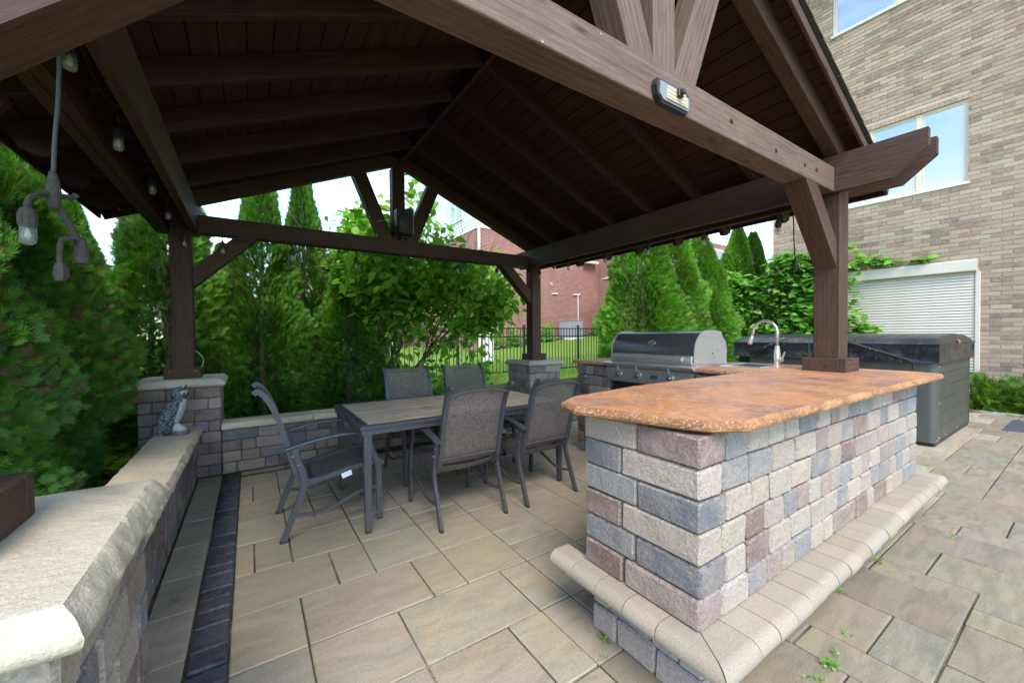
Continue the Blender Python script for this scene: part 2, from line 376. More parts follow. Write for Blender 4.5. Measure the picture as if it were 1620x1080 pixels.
def slab(poly, z0, z1, rings, amp, seed, step=.03, topmi=0, edgemi=0, fr=28., flat=None):
    """outline CCW; rings: list of (inset, z fraction) bottom->top ; noise moves the edge; returns B"""
    n = len(poly); ks = [max(1, int((Vector(poly[(i+1) % n])-Vector(poly[i])).length/step)) for i in range(n)]
    def sub(pl):
        o = []
        for i in range(n):
            a, b = Vector(pl[i]), Vector(pl[(i+1) % n]); o += [a.lerp(b, q/ks[i]) for q in range(ks[i])]
        return o
    pts = sub(poly); N = len(pts); b_ = B(); vs = []; fs = []
    for ri, (ins, zf) in enumerate(rings):
        if flat:
            (px0, py0), (px1, py1) = poly[0], poly[2]; ax = 0 if flat == 'x' else ins; ay = 0 if flat == 'y' else ins
            rg = sub([(px0+ax, py0+ay), (px1-ax, py0+ay), (px1-ax, py1-ay), (px0+ax, py1-ay)])
        else: rg = sub(offset_ring(poly, ins))
        z = z0+(z1-z0)*zf
        for q, p in enumerate(rg):
            e = mn.noise(Vector((p.x*fr+seed*3.1, p.y*fr, z*fr*1.3)))+.6*mn.noise(Vector((p.x*fr*2.3+9, p.y*fr*2.3+seed, z*fr*2.6)))+.35*mn.noise(Vector((p.x*fr*5.1+4, p.y*fr*5.1+seed, z*fr*6)))
            last = ri == len(rings)-1 or ri == 0
            d = amp*e*(.12 if last else 1.)
            a, c = Vector(pts[q-1]), Vector(pts[(q+1) % N]); nn = Vector(((c-a).y, -(c-a).x)).normalized()
            if flat == 'x' and abs(nn.x) > .3 or flat == 'y' and abs(nn.y) > .3: d = 0; e = 0
            vs.append((p.x+nn.x*d, p.y+nn.y*d, z + (0 if last else amp*.35*e)))
    K = len(rings)
    for i in range(K-1):
        for q in range(N): fs.append((i*N+q, i*N+(q+1) % N, (i+1)*N+(q+1) % N, (i+1)*N+q))
    b_.add(vs, fs, edgemi)
    b_.f += [tuple(range(N-1, -1, -1)), tuple((K-1)*N+q for q in range(N))]; b_.mi += [topmi, topmi]
    return b_
ROCK = [(.020, 0), (.004, .12), (-.003, .26), (-.004, .40), (.001, .54), (.006, .67), (.013, .80), (.020, .91), (.027, 1)]
def rect(x0, x1, y0, y1): return [(x0, y0), (x1, y0), (x1, y1), (x0, y1)]
def cap_stone(name, parent, x0, x1, y0, y1, z0, z1, col, seed, amp=.007, flat=None):
    cx, cy = (x0+x1)/2, (y0+y1)/2
    b = slab(rect(x0-cx, x1-cx, y0-cy, y1-cy), z0, z1, ROCK, amp, seed, step=.014, fr=13., flat=flat)
    return b.build(name, M_cap, parent, Matrix.Translation((cx, cy, 0)), color=col, smooth=True, sharp=38)
def lerp3(a, b, t): return tuple(x+(y-x)*t for x, y in zip(a, b))
def jcol(c, r, a=.12):
    k = 1+r.uniform(-a, a); return tuple(max(0, x*k*(1+r.uniform(-.03, .03))) for x in c)

# ------------------------------------------------------------------ ground, lawn, beds
def gh(x, y):
    t = max(0, min(1, (y-5.6)/3.1)); t = t*t*(3-2*t); h = -.07+.35*t*(1 if x > -1 else 1)
    if y > 8.7:
        k = min(1, (y-8.7)/9.3); h += k*(max(.2, min(1.4, .47+.12*(x-11.))))
    return h
def height_sheet(name, x0, x1, y0, y1, nx, ny, mat, dz=0., kind='structure', amp=0.):
    b = B(); vs = []; fs = []
    for j in range(ny+1):
        for i in range(nx+1):
            x = x0+(x1-x0)*i/nx; y = y0+(y1-y0)*j/ny
            vs.append((x, y, gh(x, y)+dz+(amp*mn.noise(Vector((x*7, y*7, 3))) if amp else 0)))
    for j in range(ny):
        for i in range(nx): a = j*(nx+1)+i; fs.append((a, a+1, a+nx+2, a+nx+1))
    b.add(vs, fs); o = b.build(name, mat, smooth=True); tag(o, kind=kind); return o
b = B(); NX = 90
xs = [-400, -120, -40, -15]+[-12+i*.8 for i in range(60)]+[40, 70, 150, 450]; ys = [-300, -80, -20]+[-6+i*.7 for i in range(56)]+[36, 60, 150, 500]
vs = [(x, y, gh(x, y)) for y in ys for x in xs]; n = len(xs)
b.add(vs, [(j*n+i, j*n+i+1, (j+1)*n+i+1, (j+1)*n+i) for j in range(len(ys)-1) for i in range(n-1)])
tag(b.build('ground', M_lawn, smooth=True), kind='structure')
height_sheet('mulch_bed', -6, -.70, -2, 8.4, 60, 110, M_mulch, .03, amp=.015)
height_sheet('mulch_bed', -.70, 3.2, 5.12, 8.2, 40, 34, M_mulch, .034, amp=.015)
height_sheet('mulch_bed', 10.14, 11.3, -2, 5.4, 12, 60, M_mulch, .045, amp=.012)
height_sheet('mulch_bed', 9.2, 19., 16.9, 18.3, 60, 8, M_mulchred, .05, amp=.02)

# ------------------------------------------------------------------ patio paving
patio = bpy.data.objects.new('patio_pavement', None); link(patio); tag(patio, kind='structure')
b = B(); b.box(-.45, 10.06, -6.4, 4.83, -.06, -.011); b.build('joint_bed', M_joint, patio)
m_ = .195
used = set(); rects = []
IX0, IX1, IY0, IY1 = -1, 52, -42, 15          # grid: x = i*m_, y = 1.92+j*m_
def free(x0, x1, y0, y1): return all((i, j) not in used for i in range(x0, x1) for j in range(y0, y1))
def put(x0, x1, y0, y1):
    if not free(x0, x1, y0, y1): return
    for i in range(x0, x1):
        for j in range(y0, y1): used.add((i, j))
    rects.append((x0, x1, y0, y1))
for r_ in [(-1, 1, 0, 2), (1, 4, 0, 2), (4, 5, 0, 2), (5, 7, 0, 2), (-1, 0, 4, 6), (0, 1, 4, 6), (1, 3, 4, 6), (3, 5, 4, 6), (-1, 2, 2, 4), (2, 3, 2, 4), (3, 5, 2, 4), (5, 7, 2, 4),
           (5, 7, 4, 5), (5, 7, 5, 6), (7, 9, 4, 6), (-1, 1, -2, 0), (1, 3, -2, 0), (3, 6, -2, 0), (6, 7, -2, 0), (7, 9, 0, 1), (7, 9, 1, 2), (7, 9, 2, 4), (9, 11, 2, 4), (9, 11, 0, 2),
           (-1, 1, -4, -2), (1, 3, -4, -2), (3, 5, -4, -2), (5, 6, -4, -2), (6, 8, -3, -1), (9, 11, 4, 5), (9, 10, 5, 7), (-1, 1, 6, 8), (1, 3, 6, 7), (3, 5, 6, 8), (5, 7, 6, 8)]: put(*r_)
pr_ = random.Random(11)
for j in range(IY0, IY1):
    for i in range(IX0, IX1):
        if (i, j) in used: continue
        opts = [(3, 2), (2, 2), (2, 2), (3, 2), (2, 1), (1, 2), (2, 3), (2, 2)]; pr_.shuffle(opts); opts.append((1, 1))
        for a, c in opts:
            if i+a <= IX1 and j+c <= IY1 and free(i, i+a, j, j+c): put(i, i+a, j, j+c); break
P_IN = [(.34, .288, .203), (.33, .288, .206), (.35, .288, .198), (.325, .287, .212), (.34, .292, .207)]
P_OUT = [(.25, .215, .15), (.235, .205, .148), (.262, .222, .15), (.24, .21, .155)]
cells = []
for x0, x1, y0, y1 in rects:
    X0 = -.097 if x0 == -1 else x0*m_; X1 = x1*m_; Y0 = 1.92+y0*m_; Y1 = min(1.92+y1*m_, 4.62); X1 = min(X1, 10.03)
    if Y1-Y0 < .03 or X1-X0 < .03 or X0 > 10: continue
    if X0 > 8.4 and X1 < 9.8 and Y0 > .6 and Y1 < 1.0: continue
    cx, cy = (X0+X1)/2, (Y0+Y1)/2
    if cy > 4.7 or (1.4 < X0 and X1 < 4. and Y0 > .8 and Y1 < 1.3): continue
    cells.append((X0, X1, Y0, Y1))
for Y0, Y1 in ((1.0, 1.35), (1.35, 1.77), (1.77, 2.13), (2.13, 2.5), (2.5, 2.86), (2.86, 3.28), (3.28, 3.70), (3.70, 4.1), (4.1, 4.5), (4.5, 4.8)): cells.append((-.436, -.246, Y0, Y1))
cells.append((-.097, .29, 4.68, 4.80)); cells.append((.29, .7, 4.68, 4.80)); cells.append((.7, 1.1, 4.68, 4.80))
def inview(x, y):
    d = Vector((x, y, -1.35)); wz = d.dot(_f)
    if wz < .3: return None
    px = 810+625.5*d.dot(_r)/wz; py = 540-625.5*d.dot(_u)/wz
    return (px, py, wz) if -30 < px < 1650 and py < 1110 else None
vis, rest = [], []
for c_ in cells:
    q = None
    for x in (c_[0], c_[1]):
        for y in (c_[2], c_[3]): q = q or inview(x, y)
    (vis if q else rest).append((inview((c_[0]+c_[1])/2, (c_[2]+c_[3])/2)[2] if inview((c_[0]+c_[1])/2, (c_[2]+c_[3])/2) else .5, c_))
vis.sort(); rest += vis[290:]; vis = vis[:290]
def pcol(c_):
    cx, cy = (c_[0]+c_[1])/2, (c_[2]+c_[3])/2
    t = max(0, min(1, (1.2-cy)/.5)) if cx > 1.2 else 0
    base = pr_.choice(P_OUT if t > .5 else P_IN)
    if c_[1] < -.2: base = (.41, .355, .26)
    return jcol(base, pr_, .07)
for _, (X0, X1, Y0, Y1) in vis:
    g = .0024+pr_.random()*.0014; b = B(); lx, ly = X1-X0-2*g, Y1-Y0-2*g
    b.box(-lx/2, lx/2, -ly/2, ly/2, -.05, 0, .003, .0008, pr_)
    b.build('paving_stone', M_paverout if (X0 > 1.2 and Y1 < 1.0) or X0 > 4.1 else M_paver, patio, Matrix.Translation(((X0+X1)/2, (Y0+Y1)/2, pr_.uniform(-.0022, .0022))), color=pcol((X0, X1, Y0, Y1)))
def attr_cols(ob, cols_per_face_group, nper, name='col'):
    a = ob.data.color_attributes.new(name, 'FLOAT_COLOR', 'CORNER'); arr = []
    for c in cols_per_face_group: arr += [*c, 1.]*nper
    a.data.foreach_set('color', arr)
def boxes_mass(name, boxes, cols, mat, parent, kind='stuff'):
    """many plain boxes joined; cols per box"""
    N = len(boxes); q = np.array(boxes, dtype=np.float32)
    ix = np.array([0, 0, 0, 0, 1, 1, 1, 1]); iy = np.array([0, 0, 1, 1, 0, 0, 1, 1]); iz = np.array([0, 1, 0, 1, 0, 1, 0, 1])
    vx = q[:, 0:2][:, ix]; vy = q[:, 2:4][:, iy]; vz = q[:, 4:6][:, iz]; V = np.stack([vx, vy, vz], -1).reshape(-1, 3)
    F = np.array([(0, 1, 3, 2), (4, 6, 7, 5), (0, 4, 5, 1), (2, 3, 7, 6), (0, 2, 6, 4), (1, 5, 7, 3)]); F = (F[None]+8*np.arange(N)[:, None, None]).reshape(-1, 4)
    me = bpy.data.meshes.new(name); me.vertices.add(len(V)); me.vertices.foreach_set('co', V.ravel()); me.loops.add(F.size); me.loops.foreach_set('vertex_index', F.ravel().astype(np.int32))
    me.polygons.add(len(F)); me.polygons.foreach_set('loop_start', np.arange(0, F.size, 4, dtype=np.int32)); me.update(); me.validate(); me.shade_flat(); me.materials.append(mat)
    a = me.color_attributes.new('col', 'FLOAT_COLOR', 'CORNER'); C = np.concatenate([np.array(cols, dtype=np.float32), np.ones((N, 1), np.float32)], 1); a.data.foreach_set('color', np.repeat(C, 24, 0).ravel())
    ob = bpy.data.objects.new(name, me); link(ob, parent); ob['kind'] = kind; return ob
boxes_mass('paving_mass', [(X0+.004, X1-.004, Y0+.004, Y1-.004, -.05, 0) for _, (X0, X1, Y0, Y1) in rest], [pcol(c) for _, c in rest], M_paverattr, patio)
# dark cobble band along the seat wall and at the back
y = 1.0
while y < 4.64:
    L_ = pr_.choice((.10, .13, .155, .165)); b = B(); lx = .142; b.box(-lx/2, lx/2, -L_/2+.003, L_/2-.003, -.05, .006+pr_.uniform(-.003, .003), .006, .002, pr_)
    cob(b).build('cobble', [M_cobble, M_cobedge], patio, Matrix.Translation((-.17, y+L_/2, .001)), color=jcol((.045, .048, .056), pr_, .35)); y += L_
x = -.24
while x < 3.1:
    L_ = pr_.choice((.14, .2, .24)); b = B(); b.box(-L_/2+.002, L_/2-.002, -.027, .027, -.05, .002, .006, .002, pr_)
    cob(b).build('cobble', [M_cobble, M_cobedge], patio, Matrix.Translation((x+L_/2, 4.65, .001)), color=jcol((.04, .045, .055), pr_, .3)); x += L_
for X0, X1 in ((8.42, 9.0), (9.0, 9.56)):
    b = B(); b.box(X0-8.7, X1-8.7, -.2, .2, -.05, .006, .004, .001, pr_); cob(b).build('cobble', [M_cobble, M_cobedge], patio, Matrix.Translation((8.78, .60, 0)), color=(.055, .06, .075))
for k in range(9):
    b = B(); b.box(-.06, .06, -.42, .42, -.06, .035, .012, .003, pr_); b.build('edging_stone', M_ledge, patio, Matrix.Translation((10.10, -1.6+.85*k, 0)), color=jcol((.42, .38, .31), pr_))

# ------------------------------------------------------------------ block masonry
def block(parent, x0, x1, y0, y1, z0, z1, col, rng, name='block', c=.0055, j=.0024):
    cx, cy, cz = (x0+x1)/2, (y0+y1)/2, (z0+z1)/2; b = B(); b.box(x0-cx, x1-cx, y0-cy, y1-cy, z0-cz, z1-cz, c, j, rng)
    b.mi = [0 if (i < 18 and i % 6 < 2) else 1 for i in range(len(b.f))]
    return b.build(name, [M_block, M_blockedge], parent, Matrix.Translation((cx, cy, cz)), color=col)
def blockbox(parent, x0, x1, y0, y1, z0, rows, rh, rng, sides='xXyY', d=.10, lens=(.12, .16, .2, .24, .3), g=.0012, pal=None, skip=None, wob=.004):
    """courses of tumbled blocks round a rectangular core; sides: x=-X face, X=+X face, y=-Y, Y=+Y"""
    pal = pal or BLK_COL; z1 = z0+rows*rh
    b = B(); b.box(x0+.022, x1-.022, y0+.022, y1-.022, z0, z1-.004); b.build('mortar_core', M_mortar, parent)
    for r in range(rows):
        za, zb = z0+r*rh+g*.6, z0+(r+1)*rh-g*.6; alt = r % 2
        for sd_ in sides:
            if sd_ in 'yY':
                a0, a1 = (x0, x1) if alt else (x0+(d if 'x' in sides else 0), x1-(d if 'X' in sides else 0))
            else:
                a0, a1 = (y0, y1) if not alt else (y0+(d if 'y' in sides else 0), y1-(d if 'Y' in sides else 0))
            a = a0
            while a1-a > .02:
                L_ = rng.choice(lens)
                if a1-a-L_ < .09: L_ = a1-a
                if L_ > .36: L_ = L_/2
                s0, s1 = a+g, a+L_-g; o = rng.uniform(0, wob)
                if sd_ == 'y': q = (s0, s1, y0+o, y0+d, za, zb)
                elif sd_ == 'Y': q = (s0, s1, y1-d, y1-o, za, zb)
                elif sd_ == 'x': q = (x0+o, x0+d, s0, s1, za, zb)
                else: q = (x1-d, x1-o, s0, s1, za, zb)
                if not (skip and skip(q)): block(parent, *q, jcol(rng.choice(pal), rng), rng)
                a += L_
rw = random.Random(5)
PAL_DARK = [(.17, .115, .10), (.15, .10, .09), (.145, .15, .175), (.17, .165, .175), (.33, .29, .235), (.30, .25, .205), (.24, .185, .16)]
C_CAP = (.50, .455, .37); C_CAPY = (.66, .54, .36); C_CAPN = (.47, .42, .32)
sw = thing('seat_wall', (-.55, 3.1, 0), 'low grey and brown block seat wall capped in tan stone running back to the owl', 'wall')
blockbox(sw, -.715, -.438, 1.47, 4.80, 0, 4, .1085, rw, sides='Xx', pal=PAL_DARK)
yy = 1.49
for k, L_ in enumerate((.66, .66, .66, .66, .67)):
    cap_stone('capstone', sw, -.735, -.395, yy+.0015, yy+L_-.0015, .434, .50, jcol((.66, .56, .41), rw, .05), k+3, flat='y'); yy += L_
bw = thing('back_wall', (1.4, 4.95, 0), 'low block wall with long sandy yellow capstones behind the dining table', 'wall')
blockbox(bw, -.25, 3.0, 4.80, 5.05, 0, 4, .1085, rw, sides='yY', pal=PAL_DARK+[(.27, .20, .17)]*2)
xx = -.25
for k in range(4): cap_stone('capstone', bw, xx+.002, xx+.81, 4.77, 5.09, .434, .50, jcol(C_CAPY, rw, .06), k+13, flat='x'); xx += .8125
def pillar(cx, cy, label, cap, seed, half=.305, skip=None):
    p = thing('stone_pillar', (cx, cy, 0), label, 'pillar', 'stone pillars carrying the pavilion posts')
    blockbox(p, cx-half, cx+half, cy-half, cy+half, 0, 8, .109, rw, pal=PAL_DARK if seed != 3 else BLK_COL[2:], lens=(.2, .3, .4, .25))
    cap_stone('capstone', p, cx-half-.035, cx+half+.035, cy-half-.04, cy+half+.035, .874, .95, cap, seed*7, .0055); return p
PLX, PRX, PFY, PBY = -.555, 3.80, 1.185, 5.105
pillar(PLX, PFY, 'nearest stone pillar with a large pale rock-faced cap', C_CAPN, 1)
pillar(PLX, PBY, 'stone pillar standing behind the owl at the end of the seat wall', (.52, .47, .37), 2)
pillar(PRX, PBY, 'short stone pillar beyond the dining chairs in front of the iron fence', (.46, .43, .36), 3)

# ------------------------------------------------------------------ bar counter
BX0, BX1, BY0, BY1 = 1.248, 3.97, .75, 1.31
bar = thing('bar_counter', (2.6, 1.0, 0), 'block bar with a copper orange concrete top and a rounded stone foot ledge', 'counter')
blockbox(bar, BX0+.05, BX1, BY0+.022, BY1, 0, 2, .122, rw, pal=[(.27, .28, .31), (.20, .205, .23), (.34, .29, .26), (.3, .26, .24)])
rowsL = [[(0, .40, 4), (.40, 1, 3)], [(0, .5, 0), (.5, 1, 1)], [(0, .38, 4), (.38, 1, 5)], [(0, .52, 2), (.52, 1, 0)], [(0, .38, 0), (.38, 1, 6)], [(0, .52, 5), (.52, 1, 4)]]
zr, rh = .33, .1117
b = B(); b.box(BX0+.022, BX1-.022, BY0+.022, BY1-.022, zr, .996); b.build('mortar_core', M_mortar, bar)
PAL_R = [(.36, .30, .24), (.33, .275, .225), (.38, .325, .265), (.30, .235, .20), (.215, .217, .222), (.165, .168, .178), (.26, .20, .175), (.19, .13, .11), (.34, .30, .26), (.36, .305, .245), (.20, .20, .205)]
rb = random.Random(21)
for r in range(6):
    za, zb = zr+r*rh+.0006, zr+(r+1)*rh-.0006; alt = r % 2
    for a, c, ci in rowsL[r]:
        ya, yb = BY1-(BY1-BY0)*c, BY1-(BY1-BY0)*a; near = c == 1
        d = .11 if not near else (.17 if alt else .145)
        block(bar, BX0+rb.uniform(0, .004), BX0+d, ya+(.0 if near else .0025)+(rb.uniform(0, .003) if near else 0), yb-.0025, za, zb, jcol(BLK_COL[ci], rb, .06), rb)
        if near: x = BX0+d
    while BX1-x > .02:
        L_ = rb.choice((.15, .17, .19, .22, .13))
        if BX1-x-L_ < .1: L_ = BX1-x
        block(bar, x+.0025, x+L_-.0025, BY0+rb.uniform(0, .005), BY0+.11, za, zb, jcol(rb.choice(PAL_R), rb, .08), rb); x += L_
    y = BY0+.11
    while BY1-y > .05:
        L_ = .2 if BY1-y > .3 else BY1-y
        block(bar, BX1-.11, BX1, y+.002, y+L_-.002, za, zb, jcol(rb.choice(PAL_R), rb, .1), rb); y += L_
    x = BX0+.11
    while BX1-x > .1:
        L_ = rb.choice((.16, .2, .24)); L_ = min(L_, BX1-.11-x)
        if L_ < .03: break
        block(bar, x+.0025, x+L_-.0025, BY1-.11, BY1, za, zb, jcol(rb.choice(BLK_COL), rb, .1), rb); x += L_
# bullnose ledge stones
def ledge_stone(parent, cx, cy, ang, wdt, depth, col, seed, mitre=0, mr=1.):
    """local y- is outward; profile in (y,z) extruded along x"""
    th = .082; prof = [(.0, th), (-depth+.040, th)]
    for k in range(7):
        t = math.pi/2*k/6*1.0; prof.append((-depth+.040-.040*math.sin(t), th-.040+.040*math.cos(t)))
    for k in range(1, 5):
        t = math.pi/2*k/4; prof.append((-depth+.030-.030*math.cos(t), th-.040-.030*math.sin(t)))
    prof += [(-depth+.05, 0.), (.0, 0.)]
    n = len(prof); b = B(); vs = []
    hw = wdt/2-.0022
    for sx in (-1, 1):
        for (py, pz) in prof:
            x = sx*hw
            if mitre == sx: x = sx*hw + sx*(-py)*mr
            vs.append((x, py, pz+.0015*mn.noise(Vector((py*30, pz*30, seed)))))
    fs = [(q, (q+1) % n, n+(q+1) % n, n+q) for q in range(n)]+[tuple(range(n)), tuple(range(2*n-1, n-1, -1))]
    b.add(vs, fs)
    b.build('ledge_stone', M_ledge, parent, Matrix.Translation((cx, cy, .248)) @ Matrix.Rotation(ang, 4, 'Z'), smooth=True, sharp=50, color=col)
LC = [(.32, .275, .21), (.30, .26, .20), (.33, .28, .215), (.305, .255, .19)]
x = BX0+.03; k = 0
while x < BX1+.10:
    L_ = (.10 if k == 0 else .135)
    ledge_stone(bar, x+L_/2, BY0+.03+rb.uniform(-.004, .004)*(k > 0), 0, L_, .165, jcol(rb.choice(LC), rb, .09), k, mitre=-1 if k == 0 else 0, mr=.115/.165); x += L_; k += 1
y = BY0+.03; k = 0
while y < BY1+.08:
    L_ = (.09 if k == 0 else .145)
    ledge_stone(bar, BX0+.03, y+L_/2, -math.pi/2, L_, .115, jcol(rb.choice(LC), rb, .05), 40+k, mitre=1 if k == 0 else 0, mr=.165/.115); y += L_; k += 1
CE = [(.012, 0), (.001, .18), (-.002, .45), (.001, .72), (.006, .9), (.012, 1)]
bar_poly = [(1.262, .80), (1.30, .735), (1.40, .675), (4.08, .645), (4.17, .80), (4.20, 1.52), (3.12, 1.545), (2.2, 1.53), (1.85, 1.52), (1.30, 1.44), (1.165, 1.36), (1.13, 1.24)]
b = slab(bar_poly, 1.010, 1.050, CE, .004, 4, step=.02, topmi=0, edgemi=1, fr=60.)
b.build('countertop', [M_counter, M_cedge], bar, smooth=False)
# grill counter (runs back from the bar)
GX0, GX1, GY0, GY1 = 3.17, 4.02, 1.545, 3.50
gc = thing('grill_counter', (3.6, 2.5, 0), 'block counter holding the grill and sink behind the bar', 'counter')
blockbox(gc, GX0+.03, GX1-.02, GY0-.2, 1.98, 0, 9, .111, rw, sides='xX')
blockbox(gc, GX0+.03, GX1-.02, 1.98, 2.96, 0, 6, .111, rw, sides='xX')
blockbox(gc, GX0+.03, GX1-.02, 2.96, GY1-.04, 0, 9, .111, rw, sides='xXYy', pal=PAL_DARK)
slab([(GX0, 1.548), (4.20, 1.524), (4.20, 1.995), (GX0, 1.995)], 1.010, 1.050, CE, .004, 6, step=.02, edgemi=1, fr=60.).build('countertop', [M_counter, M_cedge], gc)
slab([(GX0, 2.955), (4.2, 2.955), (4.2, GY1), (GX0, GY1)], 1.010, 1.050, CE, .004, 8, step=.02, edgemi=1, fr=60.).build('countertop', [M_counter, M_cedge], gc)
slab([(3.77, 1.999), (4.2, 1.999), (4.2, 2.951), (3.77, 2.951)], 1.010, 1.050, CE, .004, 9, step=.02, edgemi=1, fr=60.).build('countertop', [M_counter, M_cedge], gc)

# ------------------------------------------------------------------ pavilion
pav = thing('pavilion', (1.62, 3.1, 0), 'dark brown stained timber pavilion with an open gable roof on four posts', 'pavilion')
ZB, ZT = 2.40, 2.67; XC = 1.62; SL = .422; AL = math.atan(SL); ZR = 3.54
XL, XR = -.42, 3.66                # inner faces of the long beams
def post(cx, cy, z0):
    beam('post', (cx, cy, z0+.002), (cx, cy, ZT), .17, .17, M_wood, pav, side=(0, 1, 0), c=.006)
    b = B()
    for (a0, a1, c0, c1) in ((-.14, .14, -.14, -.10), (-.14, .14, .10, .14), (-.14, -.10, -.099, .099), (.10, .14, -.099, .099)): b.box(cx+a0, cx+a1, cy+c0, cy+c1, z0+.001, z0+.10, .003)
    b.box(cx-.1, cx+.1, cy-.1, cy+.1, z0+.001, z0+.094)
    pb = b.build('post_base', M_wood, pav)
    s = B()
    for dx in (-.1, .1): s.lathe([(.004, 0), (.004, -.002)], (cx+dx, cy-.1405, z0+.07), 8, 'y')
    s.build('screw', M_screw, pb)
post(PLX, PFY+.025, .95); post(PLX, PBY, .95); post(PRX, 1.21, 1.05); post(PRX, PBY, .95)
PF = 1.21
bolt_pts = []
def long_beam(xc, wid=.055):
    z0, z1 = ZB, ZT; y0, y1 = .655, 5.46; prof = [(y0, z1), (y0, z1-.115), (y0+.175, z0), (y1-.175, z0), (y1, z1-.115), (y1, z1)]
    vs = []; n = len(prof); cx = xc; cy = (y0+y1)/2; cz = (z0+z1)/2
    for sx in (-1, 1): vs += [(-(y-cy), sx*wid/2, z-cz) for y, z in prof]
    b = B(); b.add(vs, [(q, (q+1) % n, n+(q+1) % n, n+q) for q in range(n)]+[tuple(range(n)), tuple(range(2*n-1, n-1, -1))])
    Mx = Matrix(((0, 1, 0, cx), (-1, 0, 0, cy), (0, 0, 1, cz), (0, 0, 0, 1))); return b.build('long_beam', M_wood, pav, Mx)
long_beam(XL-.0285); long_beam(XR+.0285); long_beam(XR+.0575+.17+.0285); long_beam(XL-.0575-.17-.0285); long_beam(XL-.0575-.17-.0585-.03, .055)
def screw(parent, x, y, z, r=.011):
    b = B(); b.lathe([(r, 0), (r, -.002), (r*.6, -.003), (r*.6, -.007), (r*.3, -.0085)], (x, y, z), 10, 'y'); b.build('bolt', M_wood, parent)
def tie(y0, y1):
    t = beam('tie_beam', (XL+.001, (y0+y1)/2, 2.49), (XR-.001, (y0+y1)/2, 2.49), y1-y0, .18, M_woodpale if y0 < 2 else M_wood, pav); return t
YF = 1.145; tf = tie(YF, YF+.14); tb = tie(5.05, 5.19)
for x, z in ((2.20, 2.50), (2.72, 2.47), (3.14, 2.48), (3.33, 2.49)): screw(tf, x, YF, z, .016)
sm = B()
for x, z in ((3.24, 2.425), (3.39, 2.435), (3.47, 2.425), (3.47, 2.44), (.9, 2.41), (1.2, 2.56)): sm.lathe([(.005, 0), (.005, -.002)], (x, YF, z), 8, 'y')
sm.build('screw', M_screw, tf)
def brace(y0, mir):
    # lower edge z = x + 2.224 ; centre line is .07 along the normal
    h = .14; nx, nz = -math.sin(R_(45)), math.cos(R_(45))
    a = Vector((-.475+.0, 0, 1.749)); e = Vector((.176, 0, 2.40)); dd = (e-a).normalized()
    a = a - dd*.0 + Vector((nx, 0, nz))*h/2; e = e + Vector((nx, 0, nz))*h/2
    prof = [(-.474, 1.841), (.083, 2.398), (-.115, 2.398), (-.474, 2.039)]
    if mir: prof = [(2*XC-x, z) for x, z in prof]
    cx = sum(p[0] for p in prof)/4; cz = sum(p[1] for p in prof)/4
    ang = (-1 if mir else 1)*math.pi/4; ca, sa = math.cos(ang), math.sin(ang)
    vs = []
    for y in (-.069, .069): vs += [((x-cx)*ca+(z-cz)*sa, y, -(x-cx)*sa+(z-cz)*ca) for x, z in prof]
    b = B(); b.add(vs, [(q, (q+1) % 4, 4+(q+1) % 4, 4+q) for q in range(4)]+[(0, 1, 2, 3), (7, 6, 5, 4)])
    Mx = Matrix(((ca, 0, -sa, cx), (0, 1, 0, y0+.07), (sa, 0, ca, cz), (0, 0, 0, 1))); b.build('brace', M_wood, pav, Mx)
for y0 in (YF, 5.05):
    for mi in (0, 1): brace(y0, mi)
def rafter_low(x): return ZR-SL*abs(x-XC)
def gable_fan(y0):
    yc = y0+.07; M_wood = M_woodpale if y0 < 2 else globals()['M_wood']
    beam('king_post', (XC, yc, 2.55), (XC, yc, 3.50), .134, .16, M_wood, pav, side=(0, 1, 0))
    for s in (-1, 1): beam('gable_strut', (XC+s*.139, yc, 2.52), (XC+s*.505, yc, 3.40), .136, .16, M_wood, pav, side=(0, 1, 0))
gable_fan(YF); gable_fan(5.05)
b = B(); b.box(0, 0, 0, 0, 0, 0)
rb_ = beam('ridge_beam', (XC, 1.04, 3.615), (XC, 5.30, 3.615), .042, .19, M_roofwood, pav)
XE = 4.30
RY = [1.165+.555*k for k in range(8)]; RY[0] = 1.165; RY[-1] = 5.10
for k, y in enumerate(RY):
    wd = .05 if 0 < k < 7 else .09; hh = .14
    for s in (-1, 1):
        nx, nz = s*math.sin(AL), math.cos(AL)
        p0 = Vector((XC+s*.022, y, rafter_low(XC+.022))); p1 = Vector((XC+s*(XE-XC), y, rafter_low(XE)))
        off = Vector((nx, 0, nz))*hh/2
        if k in (0, 7): beam('rafter', p0+off, p1+off-Vector((s*.25, 0, -.25*SL)), wd, hh, M_wood, pav)
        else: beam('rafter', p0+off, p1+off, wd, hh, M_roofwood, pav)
        # notched tail
        q = B(); tx = XC+s*(XE-XC-.02); zz = rafter_low(XE-.02); prof = [(0, 0.02), (0, -.035), (-s*.03, -.058), (-s*.09, -.058), (-s*.13, -.0), (-s*.13, .05)]
        if 0 < k < 7:
            q.add([(tx+a, y+sy*.024, zz+c+.03) for sy in (-1, 1) for a, c in prof], [(i, (i+1) % 6, 6+(i+1) % 6, 6+i) for i in range(6)]+[tuple(range(6)), tuple(range(11, 5, -1))]); q.build('rafter_tail', M_roofwood, pav)
